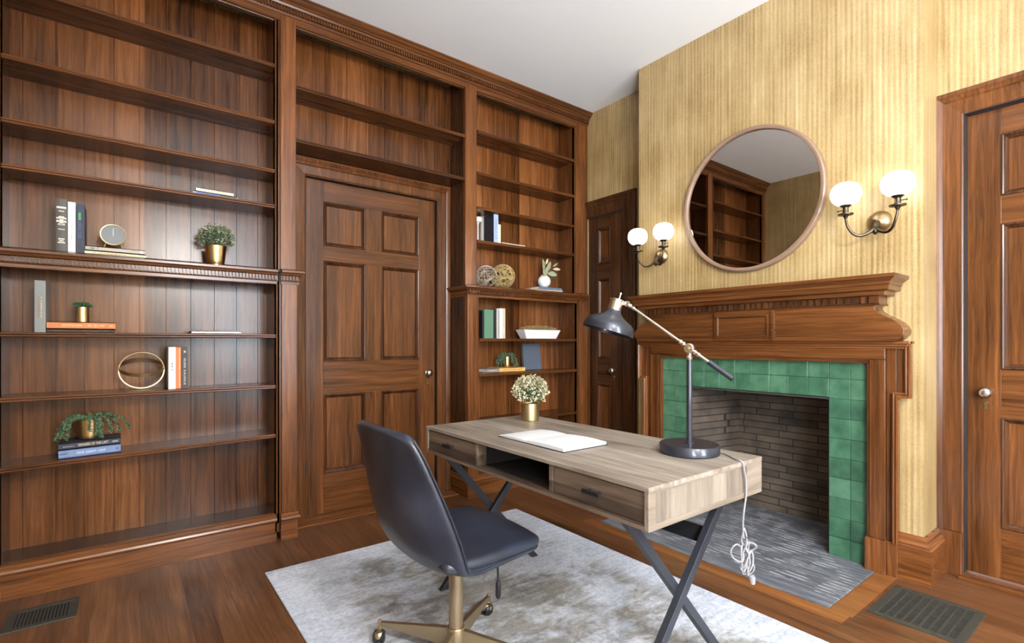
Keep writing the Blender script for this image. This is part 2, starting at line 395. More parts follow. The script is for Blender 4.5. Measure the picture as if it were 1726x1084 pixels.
# ------------------------------------------------------------------ mesh helpers
class MB:
    def __init__(s): s.v = []; s.f = []; s.sm = []
    def add(s, vs, fs, smooth=False):
        o = len(s.v); s.v += [tuple(p) for p in vs]
        s.f += [tuple(i + o for i in f) for f in fs]; s.sm += [smooth] * len(fs)
        return s
    def box(s, x0, x1, y0, y1, z0, z1):
        x0, x1 = min(x0, x1), max(x0, x1); y0, y1 = min(y0, y1), max(y0, y1); z0, z1 = min(z0, z1), max(z0, z1)
        vs = [(x0, y0, z0), (x1, y0, z0), (x1, y1, z0), (x0, y1, z0), (x0, y0, z1), (x1, y0, z1), (x1, y1, z1), (x0, y1, z1)]
        return s.add(vs, [(0, 3, 2, 1), (4, 5, 6, 7), (0, 1, 5, 4), (1, 2, 6, 5), (2, 3, 7, 6), (3, 0, 4, 7)])
    def hexa(s, p):   # 8 points bottom ring then top ring
        return s.add(p, [(0, 3, 2, 1), (4, 5, 6, 7), (0, 1, 5, 4), (1, 2, 6, 5), (2, 3, 7, 6), (3, 0, 4, 7)])
    def prism(s, poly, axis, a, b, smooth=False):
        """poly: list of 2D points in the two other axes (cyclic order), extruded along axis from a to b"""
        def P(u, v, t):
            return {0: (t, u, v), 1: (u, t, v), 2: (u, v, t)}[axis]
        n = len(poly)
        vs = [P(u, v, a) for u, v in poly] + [P(u, v, b) for u, v in poly]
        fs = [tuple(range(n))[::-1], tuple(range(n, 2 * n))]
        s.add(vs, fs)
        o = len(s.v) - 2 * n
        for i in range(n):
            j = (i + 1) % n
            s.f.append((o + i, o + j, o + n + j, o + n + i)); s.sm.append(smooth)
        return s
    def lathe(s, prof, org=(0, 0, 0), axis=(0, 0, 1), seg=32, smooth=True, sx=1.0, closed=False):
        """prof: list of (r, h)"""
        A = Vector(axis).normalized()
        U = A.orthogonal().normalized() if abs(A.z) < 0.999 else Vector((1, 0, 0))
        V = A.cross(U)
        O = Vector(org); n = len(prof); vs = []
        for r, h in prof:
            for k in range(seg):
                t = 2 * math.pi * k / seg
                vs.append(O + A * h + U * (r * math.cos(t) * sx) + V * (r * math.sin(t)))
        fs = []
        for i in range(n - 1 if not closed else n):
            i2 = (i + 1) % n
            for k in range(seg):
                k2 = (k + 1) % seg
                fs.append((i * seg + k, i * seg + k2, i2 * seg + k2, i2 * seg + k))
        s.add(vs, fs, smooth)
        if not closed:
            o = len(s.v) - n * seg
            if prof[0][0] > 1e-5: s.f.append(tuple(o + k for k in range(seg))[::-1]); s.sm.append(False)
            if prof[-1][0] > 1e-5: s.f.append(tuple(o + (n - 1) * seg + k for k in range(seg))); s.sm.append(False)
        return s
    def tube(s, pts, r, seg=8, closed=False, smooth=True, flat=None):
        pts = [Vector(p) for p in pts]; n = len(pts)
        rs = r if isinstance(r, (list, tuple)) else [r] * n
        prev = None; vs = []
        for i, p in enumerate(pts):
            if closed: T = (pts[(i + 1) % n] - pts[i - 1]).normalized()
            else: T = (pts[min(i + 1, n - 1)] - pts[max(i - 1, 0)]).normalized()
            if prev is None:
                U = T.orthogonal().normalized()
            else:
                U = (prev - T * prev.dot(T))
                U = U.normalized() if U.length > 1e-6 else T.orthogonal().normalized()
            prev = U; V = T.cross(U)
            for k in range(seg):
                t = 2 * math.pi * k / seg
                vs.append(p + (U * math.cos(t) + V * math.sin(t)) * rs[i])
        fs = []
        for i in range(n if closed else n - 1):
            i2 = (i + 1) % n
            for k in range(seg):
                k2 = (k + 1) % seg
                fs.append((i * seg + k, i * seg + k2, i2 * seg + k2, i2 * seg + k))
        s.add(vs, fs, smooth)
        if not closed:
            o = len(s.v) - n * seg
            s.f.append(tuple(o + k for k in range(seg))[::-1]); s.sm.append(False)
            s.f.append(tuple(o + (n - 1) * seg + k for k in range(seg))); s.sm.append(False)
        return s
    def bar(s, p, q, w, h, up=(0, 0, 1)):
        """square section bar from p to q; w across, h along 'up'"""
        p, q = Vector(p), Vector(q); T = (q - p).normalized()
        S = T.cross(Vector(up)).normalized(); Uv = S.cross(T).normalized()
        r = []
        for c in (p, q):
            for a, b_ in ((-1, -1), (1, -1), (1, 1), (-1, 1)):
                r.append(c + S * a * w / 2 + Uv * b_ * h / 2)
        return s.hexa(r)
    def sweep(s, prof, path, N, closed=False, smooth=False, capends=True):
        """prof: closed 2D outline (a = lateral T x N, b = along N); path: coplanar points"""
        N = Vector(N).normalized(); P = [Vector(p) for p in path]; n = len(P); m = len(prof); vs = []
        for i in range(n):
            if closed:
                t0 = (P[i] - P[i - 1]).normalized(); t1 = (P[(i + 1) % n] - P[i]).normalized()
            else:
                t0 = (P[i] - P[i - 1]).normalized() if i > 0 else (P[1] - P[0]).normalized()
                t1 = (P[i + 1] - P[i]).normalized() if i < n - 1 else t0
            l0, l1 = t0.cross(N), t1.cross(N)
            L = (l0 + l1); L = L / max(L.length_squared / 2, 1e-6)
            for a, b_ in prof: vs.append(P[i] + L * a + N * b_)
        fs = []
        for i in range(n if closed else n - 1):
            i2 = (i + 1) % n
            for k in range(m):
                k2 = (k + 1) % m
                fs.append((i * m + k, i * m + k2, i2 * m + k2, i2 * m + k))
        s.add(vs, fs, smooth)
        if not closed and capends:
            o = len(s.v) - n * m
            s.f.append(tuple(o + k for k in range(m))[::-1]); s.sm.append(False)
            s.f.append(tuple(o + (n - 1) * m + k for k in range(m))); s.sm.append(False)
        return s
    def build(s, name, mat, parent=None, bevel=0.0, subsurf=0, solid=0.0, label=None, bseg=2, angle=38, loc=None, rot=None):
        me = bpy.data.meshes.new(name)
        me.from_pydata(s.v, [], s.f)
        me.validate(clean_customdata=False)
        if len(me.polygons) == len(s.sm):
            me.polygons.foreach_set('use_smooth', s.sm)
        bm = bmesh.new(); bm.from_mesh(me)
        bmesh.ops.recalc_face_normals(bm, faces=bm.faces)
        bm.to_mesh(me); bm.free()
        if any(s.sm): me.set_sharp_from_angle(angle=R(angle))
        me.materials.append(mat)
        if mat.name.startswith('mahogany_') and mat.name[9] in 'xy' and mat.name[10] == '_':
            # across the end of a run the grain turns with the mitred return
            ax = 'xy'.index(mat.name[9])
            me.materials.append(W(1 - ax, mat.name[11])); me.update()
            for p in me.polygons:
                if abs(p.normal[ax]) > 0.6: p.material_index = 1
        o = bpy.data.objects.new(name, me)
        COL.objects.link(o)
        if parent is not None: o.parent = parent
        if loc is not None: o.location = loc
        if rot is not None: o.rotation_euler = rot
        if solid:
            md = o.modifiers.new('solidify', 'SOLIDIFY'); md.thickness = solid; md.offset = 0
        if bevel:
            md = o.modifiers.new('bevel', 'BEVEL'); md.width = bevel; md.segments = bseg; md.limit_method = 'ANGLE'; md.angle_limit = R(40)
        if subsurf:
            md = o.modifiers.new('subsurf', 'SUBSURF'); md.levels = subsurf; md.render_levels = subsurf
            me.polygons.foreach_set('use_smooth', [True] * len(me.polygons))
        if label: o['label'] = label
        return o

def box(*a): return MB().box(*a)

def thing(name, label, cat, loc=(0, 0, 0), rotz=0.0, group=None, rot=None):
    o = bpy.data.objects.new(name, None)
    o.empty_display_size = 0.05
    COL.objects.link(o)
    o.location = loc
    o.rotation_euler = rot if rot else (0, 0, rotz)
    o['label'] = label; o['category'] = cat
    if group: o['group'] = group
    return o
def tag(o, label, cat, group=None):
    o['label'] = label; o['category'] = cat
    if group: o['group'] = group
    return o
def structure(o, label, cat):
    o['kind'] = 'structure'; o['label'] = label; o['category'] = cat
    return o

def text_part(txt, height, mat, parent, loc, rot, width=None, name='title_lettering', depth=0.0004):
    cu = bpy.data.curves.new('lettering', 'FONT')
    cu.body = txt; cu.size = 1.0; cu.align_x = 'CENTER'; cu.align_y = 'CENTER'; cu.extrude = 0.0
    tmp = bpy.data.objects.new('lettering', cu); COL.objects.link(tmp)
    dg = C.evaluated_depsgraph_get()
    me = bpy.data.meshes.new_from_object(tmp.evaluated_get(dg))
    bpy.data.objects.remove(tmp)
    xs = [v.co.x for v in me.vertices]; ys = [v.co.y for v in me.vertices]
    wd, hg = max(xs) - min(xs), max(ys) - min(ys)
    cx, cy = (max(xs) + min(xs)) / 2, (max(ys) + min(ys)) / 2
    sy = height / hg; sx = (width / wd) if width else sy
    for v in me.vertices: v.co = Vector(((v.co.x - cx) * sx, (v.co.y - cy) * sy, 0))
    me.name = name
    me.materials.clear(); me.materials.append(mat)
    o = bpy.data.objects.new(name, me); COL.objects.link(o)
    o.parent = parent; o.location = loc; o.rotation_euler = rot
    return o

# ================================================================== ROOM SHELL
structure(box(XL - 0.1, 3.75, YB - 0.05, 3.6, -0.06, 0.0).build('floor', M_FLOOR), 'red-brown varnished oak strip floor', 'floor')
structure(box(XL - 0.1, 3.75, YB - 0.1, 3.6, ZC, ZC + 0.08).build('ceiling', M_CEIL), 'plain white plaster ceiling', 'ceiling')
m = MB(); m.box(XL - 0.12, XL, YB - 0.1, WINL[0], 0, ZC); m.box(XL - 0.12, XL, WINL[1], 3.6, 0, ZC)
m.box(XL - 0.12, XL, WINL[0], WINL[1], 0, WZ0); m.box(XL - 0.12, XL, WINL[0], WINL[1], WZ1, ZC)
structure(m.build('wall_left', M_PAPER), 'gold wallpapered wall at left, seen in the mirror', 'wall')
structure(box(XL, 3.75, YW, YW + 0.1, 0, ZC).build('wall_back', M_PAPER), 'wall behind the built-in bookcases', 'wall')
# fireplace wall (with the small door's and large door's openings)
def wall_x(openings, x0, x1, ya, yb):
    m = MB(); cur = ya
    for (a, b_, h) in openings:
        m.box(x0, x1, cur, a, 0, ZC); m.box(x0, x1, a, b_, h, ZC); cur = b_
    m.box(x0, x1, cur, yb, 0, ZC)
    return m
# the stretch behind the chimney breast is filled by the breast itself
m = wall_x([(-0.29, 0.62, 2.27)], XR, XR + 0.1, YB - 0.05, 0.713)
m2 = wall_x([(2.75, 3.16, 2.25)], XR, XR + 0.1, 2.393, YW)
m.add(m2.v, m2.f)
structure(m.build('wall_right', M_PAPER), 'gold striped wallpapered wall either side of the chimney breast', 'wall')
# wall behind the camera with two windows
m = MB(); cur = XL
for a, b_ in WIN:
    m.box(cur, a, YB - 0.12, YB, 0, ZC); m.box(a, b_, YB - 0.12, YB, 0, WZ0); m.box(a, b_, YB - 0.12, YB, WZ1, ZC); cur = b_
m.box(cur, XR, YB - 0.12, YB, 0, ZC)
structure(m.build('wall_front', M_PAPER), 'wall with the windows, behind the camera', 'wall')
def window(num, label, loc, rotz, wd):
    wr = thing('window_%d' % num, label, 'window', loc, rotz)
    wr['kind'] = 'structure'
    hw = wd / 2; H = WZ1 - WZ0
    f = MB()
    for x0, x1, z0, z1 in ((-hw, -hw + .05, 0, H), (hw - .05, hw, 0, H), (-hw + .05, hw - .05, 0, .06), (-hw + .05, hw - .05, H - .05, H), (-hw + .05, hw - .05, H / 2 - .025, H / 2 + .025)):
        f.box(x0, x1, 0.03, 0.08, z0, z1)
    f.build('window_frame', W(2), wr, bevel=.004)
    MB().sweep([(0, 0), (0, 0.025), (0.1, 0.02), (0.1, 0)], [(hw, 0, 0), (hw, 0, H), (-hw, 0, H), (-hw, 0, 0)], (0, -1, 0)).build('window_casing', W(2), wr)
    box(-hw + .05, hw - .05, 0.052, 0.058, .06, H / 2 - .025).build('pane', M_PANE, wr)
    box(-hw + .05, hw - .05, 0.052, 0.058, H / 2 + .025, H - .05).build('pane', M_PANE, wr)
window(1, 'tall sash window in the wall behind the camera', ((WIN[0][0] + WIN[0][1]) / 2, YB, WZ0), R(180), WIN[0][1] - WIN[0][0])
window(2, 'tall sash window in the left wall behind the camera', (XL, (WINL[0] + WINL[1]) / 2, WZ0), R(90), WINL[1] - WINL[0])

# chimney breast (solid round the firebox opening)
OY0, OY1, OZ = 1.118, 1.96, 0.852           # firebox opening
BY0, BY1 = 0.713, 2.393
m = MB()
m.box(XB, 3.62, BY0, OY0, 0, ZC); m.box(XB, 3.62, OY1, BY1, 0, ZC); m.box(XB, 3.62, OY0, OY1, OZ, ZC)
structure(m.build('wall_chimney', M_PAPER), 'gold striped wallpapered chimney breast above and beside the mantelpiece', 'wall')

# ------------------------------------------------------------------ baseboards
BASEP = [(0, 0), (0.036, 0), (0.036, 0.165), (0.030, 0.172), (0.030, 0.180), (0.020, 0.192), (0.018, 0.205), (0.008, 0.215), (0, 0.218)]
def baseboard(name, path, label):
    o = MB().sweep([(a, b_) for a, b_ in BASEP], path, (0, 0, 1)).build(name, W(1, 'l'))
    return structure(o, label, 'baseboard')
baseboard('baseboard_chimney', [(XB, 0.806, 0), (XB, BY0, 0), (XR - 0.001, BY0, 0)], 'tall moulded wooden baseboard round the right corner of the chimney breast')
baseboard('baseboard_left', [(XL, YB, 0), (XL, 3.10, 0)], 'wooden baseboard on the left wall')
baseboard('baseboard_right', [(XR, -0.42, 0), (XR, YB, 0)], 'wooden baseboard beyond the large door')

# ------------------------------------------------------------------ doors
CASP = [(0, 0), (0, 0.012), (0.006, 0.016), (0.012, 0.014), (0.07, 0.018), (0.078, 0.026), (0.09, 0.030), (0.1, 0.036), (0.115, 0.036), (0.12, 0.030), (0.12, 0)]
PANP = [(0, -0.001), (0, 0.005), (-0.005, 0.008), (-0.010, 0.006), (-0.013, -0.001), (-0.020, -0.007), (-0.025, -0.0135), (-0.025, -0.018), (0, -0.018)]
def door(num, label, loc, rotz, wd, ht, cols, rows, cas=0.12, jamb=0.02, z0=0.012, kind='m', casing_sides=(1, 1), casy=0.0):
    """local: x to the right seen from the room, front face at y=0 looking towards -y"""
    r = thing('door_%d' % num, label, 'door', loc, rotz); r['kind'] = 'structure'
    leaf = MB()
    xs = [0] + [v for c in cols for v in c] + [wd]
    zs = [z0] + [v for c in rows for v in c] + [ht]
    # stiles
    leaf2 = MB()
    for i in range(0, len(xs), 2):
        leaf.box(xs[i], xs[i + 1], 0, 0.04, z0, ht) if (i == 0 or i == len(xs) - 2) else [leaf.box(xs[i], xs[i + 1], 0.0, 0.04, a, b_) for a, b_ in rows]
    leaf.build('door_stiles', W(2, kind), r, bevel=0.0012)
    for i in range(0, len(zs), 2):
        leaf2.box(xs[1], xs[-2], 0, 0.04, zs[i], zs[i + 1])
    leaf2.build('door_rails', W(0, kind), r, bevel=0.0012)
    for c in cols:
        for rr in rows:
            p = MB()
            p.box(c[0] + 0.001, c[1] - 0.001, 0.0165, 0.03, rr[0] + 0.001, rr[1] - 0.001)
            pn = p.build('door_panel', W(2, 'm'), r)
            MB().sweep(PANP, [(c[1], 0, rr[0]), (c[1], 0, rr[1]), (c[0], 0, rr[1]), (c[0], 0, rr[0])], (0, -1, 0), closed=True).build('panel_moulding', W(2, 'd'), pn)  # darker wood paints in the crevice shade round the panel
    # casing
    g = 0.006
    path = [(wd + g, 0, 0), (wd + g, 0, ht + g), (-g, 0, ht + g), (-g, 0, 0)]
    path = [(x, casy, z) for x, y, z in path]
    if not casing_sides[1]: path = path[1:]
    if not casing_sides[0]: path = path[:-1]
    k = cas / 0.12
    MB().sweep([(a * k, b_) for a, b_ in CASP], path, (0, -1, 0)).build('door_casing', W(2, kind), r)
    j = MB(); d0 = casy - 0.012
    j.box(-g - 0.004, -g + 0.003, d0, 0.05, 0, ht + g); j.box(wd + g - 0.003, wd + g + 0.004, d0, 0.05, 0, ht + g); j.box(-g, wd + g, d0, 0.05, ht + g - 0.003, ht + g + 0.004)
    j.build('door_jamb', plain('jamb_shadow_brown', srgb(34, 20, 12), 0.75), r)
    return r
def knob(parent, x, z, mat=M_SILVER, y=0.0):
    k = MB()
    k.lathe([(0.0, 0.052), (0.012, 0.052), (0.022, 0.046), (0.027, 0.036), (0.024, 0.026), (0.012, 0.018), (0.009, 0.010), (0.018, 0.006), (0.021, 0.0)],
            (x, y, z), (0, -1, 0), 24)
    k.build('door_knob', mat, parent)
    e = MB().lathe([(0.0, 0.004), (0.008, 0.004), (0.011, 0.0)], (x, y, z - 0.052), (0, -1, 0), 16)
    e.box(x - 0.006, x + 0.006, y - 0.003, y, z - 0.082, z - 0.056)
    e.build('keyhole_plate', M_BRASS, parent)

# door_1 : six panel door in the niche between the bookcases
D1 = door(1, 'six-panel mahogany door between the two tall bookcases', (0.925, 3.42, 0), 0, 0.95, 2.22,
          [(0.118, 0.405), (0.522, 0.817)], [(0.275, 0.80), (1.02, 1.69), (1.79, 2.083)], cas=0.105, casy=-0.02)
knob(D1, 0.888, 0.915)
for z in (0.335, 1.975):
    h = MB().lathe([(0.006, -0.055), (0.006, 0.055)], (-0.004, -0.006, z), (0, 0, 1), 10); h.lathe([(0.003, 0.055), (0.006, 0.062), (0.0, 0.068)], (-0.004, -0.006, z), (0, 0, 1), 10)
    h.box(-0.02, 0.012, -0.003, 0.002, z - .055, z + .055)
    h.build('hinge', M_BLACK, D1)
# door_2 : narrow door in the corner next to the chimney breast
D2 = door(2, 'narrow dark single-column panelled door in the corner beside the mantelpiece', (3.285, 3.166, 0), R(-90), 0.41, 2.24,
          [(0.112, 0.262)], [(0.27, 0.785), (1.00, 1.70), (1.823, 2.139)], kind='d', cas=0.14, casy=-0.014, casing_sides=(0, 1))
knob(D2, 0.300, 0.905)
b = MB().box(-0.03, -0.006, -0.03, 0.0, 0, 2.36); b.build('door_casing', W(2, 'd'), D2)
b = MB().sweep([(a * 1.16, b_) for a, b_ in CASP], [(-0.006, -0.014, 2.246), (-0.05, -0.014, 2.246)], (0, -1, 0)); b.build('door_casing', W(0, 'd'), D2)
# door_3 : large door right
D3 = door(3, 'large reddish panelled mahogany door at the right edge of the photo', (3.305, 0.609, 0), R(-90), 0.90, 2.262,
          [(0.122, 0.40), (0.50, 0.778)], [(0.262, 0.79), (1.018, 1.712), (1.845, 2.137)], cas=0.118, casy=-0.034, z0=0.02)
knob(D3, 0.069, 0.905)
b = MB(); b.box(-0.124, -0.008, -0.075, -0.033, 0, 0.215); b.box(0.908, 1.024, -0.075, -0.033, 0, 0.215); b.build('plinth_block', W(2), D3, bevel=.003)
# thresholds
t = box(0.815, 1.985, 3.245, 3.44, 0, 0.012).build('trim_1', W(0, 'l'), bevel=0.003); structure(t, 'worn wooden threshold under the niche door', 'threshold')
t = box(3.20, 3.40, -0.30, 0.625, 0, 0.016).build('trim_2', W(1, 'l'), bevel=0.003); structure(t, 'wooden threshold under the large right door', 'threshold')

# ================================================================== BOOKCASES
STONE_D = 0.02
def shelf_mesh(x0, x1, zt, front=BF, th=0.022, dz=0.0, yb=BB):
    """shelf with a reeded nosing; zt = top, dz = how much higher the right end is"""
    m = MB()
    q = th / 4
    prof = [(yb, 0), (front, 0)] + [(front - q * 0.9 * math.sin(R(a)), -q + q * math.cos(R(a))) for a in (35, 70, 105, 150)] + [(front + 0.001, -2 * q)] \
        + [(front - q * 0.9 * math.sin(R(a)), -3 * q + q * math.cos(R(a))) for a in (30, 70, 105, 145)] + [(front, -th), (yb, -th)]
    n = len(prof)
    vs = [(x0, y, zt + z) for y, z in prof] + [(x1, y, zt + z + dz) for y, z in prof]
    fs = [tuple(range(n))[::-1], tuple(range(n, 2 * n))] + [(i, (i + 1) % n, n + (i + 1) % n, n + i) for i in range(n)]
    return m.add(vs, fs)
def dentils(x0, x1, yface, z0, z1, out, pitch=0.0165, duty=0.55):
    m = MB(); n = int(round((x1 - x0) / pitch)); p = (x1 - x0) / n
    for i in range(n):
        a = x0 + (i + (1 - duty) / 2) * p
        m.box(a, a + p * duty, yface - out, yface + 0.004, z0, z1)
    return m
def boards(x0, x1, z0, z1, edges, y=BB):
    m = MB(); e = [x0] + edges + [x1]
    for a, b_ in zip(e[:-1], e[1:]):
        m.box(a + 0.0015, b_ - 0.0015, y, y + 0.012, z0, z1)
    m.box(x0, x1, y + 0.012, y + 0.02, z0, z1)
    return m

WAIST = [(0, 1.484), (0.006, 1.484), (0.006, 1.499), (0.010, 1.504), (0.004, 1.506), (0.004, 1.532), (0.022, 1.535), (0.026, 1.545), (0.034, 1.551), (0.034, 1.562), (-0.01, 1.575), (-0.05, 1.575), (-0.05, 1.484)]
BASE = [(0, 0), (0.0, 0.108), (0.010, 0.113), (0.014, 0.122), (0.010, 0.132), (0.004, 0.136), (0.004, 0.150), (-0.004, 0.156), (-0.04, 0.156), (-0.04, 0)]
def zprof(p, out_is_neg_y=True): return p

def bookcase(name, label, x0, x1, pl, pr, zs_up, zs_lo, grooves, bmat, lo_tilt={}):
    """x0..x1 clear opening; pl/pr = (a,b) pilaster x ranges at left / right (or None)"""
    r = thing(name, label, 'bookcase', (x0, BF, 0))
    def loc(m):
        m.v = [(a - x0, b_ - BF, c) for a, b_, c in m.v]; return m
    loc(boards(x0 - 0.01, x1 + 0.01, 0.1, 3.1, grooves)).build('back_panel', bmat, r)
    # sides
    for s in (-1, 1):
        xa, xb = (x0 - 0.022, x0) if s < 0 else (x1, x1 + 0.022)
        m = MB(); m.box(xa, xb, BF, BB + 0.01, 1.5, 3.1); m.box(xa, xb, BL, BB + 0.01, 0.05, 1.5)
        loc(m).build('side_panel', W(2, 'm'), r)
    for z in zs_up:
        loc(shelf_mesh(x0, x1, z, BF - 0.008)).build('shelf', W(0, 'm'), r)
    for z in zs_lo:
        loc(shelf_mesh(x0, x1, z, BL - 0.004, dz=lo_tilt.get(z, 0))).build('shelf', W(0, 'm'), r)
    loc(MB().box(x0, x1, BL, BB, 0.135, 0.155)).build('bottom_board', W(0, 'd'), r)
    loc(MB().box(x0, x1, BL + 0.02, BB, 1.545, 1.573)).build('waist_shelf', W(0), r)
    # header
    loc(MB().box(x0 - 0.02, x1 + 0.02, BF, BF + 0.022, 3.022, 3.12)).build('header_rail', W(0, 'm'), r, bevel=.002)
    xl, xr = (pl[0] if pl else x0 - 0.02), (pr[1] if pr else x1 + 0.02)
    # waist moulding and base across the whole unit
    path = [(x0, BL, 0), (x1 + 0.008, BL, 0)]
    loc(MB().sweep(WAIST, path, (0, 0, 1))).build('waist_moulding', W(0, 'm'), r)
    loc(dentils(x0, x1 + 0.006, BL - 0.004, 1.508, 1.5315, 0.015)).build('dentil_band', W(0, 'm'), r)
    loc(MB().sweep(BASE, path, (0, 0, 1))).build('base_moulding', W(0, 'l'), r)
    # stiles: thin bead beside opening, then pilaster
    for pp, s in ((pl, -1), (pr, 1)):
        if not pp: continue
        a, b_ = pp
        m = MB()
        m.box(a, b_, BF - 0.014, BF + 0.02, 1.56, 3.06)
        m.box(a + 0.003 * 0, b_, BL - 0.014, BL + 0.03, 0.12, 1.5)
        loc(m).build('pilaster', W(2, 'l'), r, bevel=0.003)  # lighter wood, the light on these front faces is put into the colour
        # beads
        q = MB(); e = x1 if s > 0 else x0
        lo, hi = (x1, a) if s > 0 else (b_, x0)
        q.box(lo, hi, BF, BF + 0.02, 1.56, 3.06); q.box(lo, hi, BL, BL + 0.02, 0.1, 1.5)
        c = (lo + hi) / 2
        q.tube([(e + s * 0.008, BF - 0.002, 1.56), (e + s * 0.008, BF - 0.002, 3.03)], 0.005, 8)
        q.tube([(e + s * 0.008, BL - 0.002, 0.156), (e + s * 0.008, BL - 0.002, 1.484)], 0.005, 8)
        loc(q).build('stile', W(2, 'm'), r)
        # pilaster waist cap and plinth
        y = BL - 0.014
        if s > 0: pth = [(a - 0.004, y, 0), (b_ + 0.001, y, 0), (b_ + 0.001, BB, 0)]
        else: pth = [(a - 0.001, BB, 0), (a - 0.001, y, 0), (b_ + 0.004, y, 0)]
        if b_ > 3.2: pth = [(a - 0.004, y, 0), (b_, y, 0)]
        if a < XL + 0.03: pth = [(a, y, 0), (b_ + 0.004, y, 0)]
        loc(MB().sweep(WAIST, pth, (0, 0, 1))).build('pilaster_cap', W(0, 'm'), r)
        loc(dentils(a, b_, y - 0.004, 1.508, 1.5315, 0.015)).build('dentil_band', W(0, 'm'), r)
        loc(MB().sweep(BASE, pth, (0, 0, 1))).build('pilaster_plinth', W(0, 'l'), r)
        loc(MB().box(a + 0.004, b_ - 0.004, y + 0.004, BB, 0.001, 0.15)).build('plinth_core', W(0, 'l'), r)
    return r
GL = [-0.3945, -0.2755, -0.1677, -0.0492, 0.0581, 0.1763, 0.292, 0.4075, 0.522, 0.6364]
BCL = bookcase('bookcase', 'tall built-in mahogany bookcase left of the niche door', -0.44, 0.685, (-0.515, -0.455), (0.716, 0.803),
               [2.765, 2.437, 2.152, 1.947], [1.194, 0.902, 0.590], GL, M_BACK, {0.590: 0.03})
BCR = bookcase('bookcase', 'narrower built-in mahogany bookcase right of the niche door, near the corner', 2.095, 3.11, (1.988, 2.085), (3.125, 3.235),
               [2.742, 2.430, 2.170, 1.918], [1.176, 0.912, 0.545], [2.263, 2.395, 2.525, 2.655, 2.7817, 2.91, 3.04], M_BACK_R)
# niche side panel (left face of right bookcase) beyond the pilaster
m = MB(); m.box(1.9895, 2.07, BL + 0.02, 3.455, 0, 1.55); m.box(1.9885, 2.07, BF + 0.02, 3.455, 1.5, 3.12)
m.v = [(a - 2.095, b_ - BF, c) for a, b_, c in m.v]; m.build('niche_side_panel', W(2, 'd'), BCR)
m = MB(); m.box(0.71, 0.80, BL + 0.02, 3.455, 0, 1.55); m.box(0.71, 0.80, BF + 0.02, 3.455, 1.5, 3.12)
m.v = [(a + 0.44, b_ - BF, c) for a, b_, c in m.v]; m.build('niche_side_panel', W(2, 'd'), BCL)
# over-door unit
r = thing('overdoor_bookshelf', 'open shelf unit over the niche door joining the two bookcases', 'bookshelf', (0.81, BF, 2.33))
def lo(m): m.v = [(a - 0.81, b_ - BF, c - 2.33) for a, b_, c in m.v]; return m
lo(boards(0.805, 1.987, 2.335, 3.1, [1.0426, 1.18, 1.3152, 1.45, 1.5842, 1.72, 1.85])).build('back_panel', M_BACK, r)
lo(shelf_mesh(0.804, 1.987, 2.682, BF - 0.002)).build('shelf', W(0), r)
lo(shelf_mesh(0.804, 1.987, 2.362, BF - 0.008, th=0.024, yb=3.40)).build('shelf', W(0, 'd'), r)
lo(MB().box(0.804, 1.987, BF, BF + 0.022, 3.022, 3.12)).build('header_rail', W(0, 'm'), r, bevel=.002)
m = MB(); m.sweep([(0, 2.315), (0.008, 2.318), (0.012, 2.326), (0.016, 2.336), (0, 2.338)], [(0.81, 3.38, 0), (1.983, 3.38, 0)], (0, 0, 1)); m.box(0.81, 1.983, 3.38, 3.45, 2.30, 2.338)
lo(m).build('cap_moulding', W(0, 'l'), r)
# cornice right across
CORN = [(-0.02, 3.068), (0.004, 3.068), (0.010, 3.078), (0.004, 3.080), (0.004, 3.108), (0.022, 3.111), (0.026, 3.122), (0.034, 3.126), (0.034, 3.134), (0.046, 3.142), (0.056, 3.156), (0.062, 3.160), (0.062, ZC - 0.0005), (-0.02, ZC - 0.0005)]
o = MB().sweep(CORN, [(XL + 0.001, BF - 0.014, 0), (XR - 0.001, BF - 0.014, 0)], (0, 0, 1)).build('trim_3', W(0, 'm'))
structure(o, 'long moulded mahogany cornice running along the top of the bookcases', 'cornice')
o2 = dentils(XL + 0.002, XR - 0.002, BF - 0.018, 3.082, 3.1075, 0.015, pitch=0.0175).build('dentil_band', W(0, 'm'), o)
# filler up to ceiling behind cornice and between end pilaster and wall
o3 = MB().box(XL + 0.001, XR - 0.001, BF - 0.01, BF + 0.02, 3.03, ZC - 0.001).build('frieze_board', W(0, 'm'), o)
o4 = MB(); o4.box(3.235, XR - 0.001, BF - 0.012, BF + 0.03, 1.56, 3.05); o4.box(3.235, XR - 0.001, BL - 0.012, BL + 0.05, 0.0, 1.56)
o4.build('scribe_strip', W(2, 'm'), o)

# ================================================================== FIREPLACE
YM = 1.552   # centre line
FP = thing('mantelpiece', 'carved dark mahogany mantelpiece with dentils and swelling frieze round green tiles', 'mantelpiece', (XB, YM, 0))
def lf(m): m.v = [(a - XB, b_ - YM, c) for a, b_, c in m.v]; return m
e = -0.0008
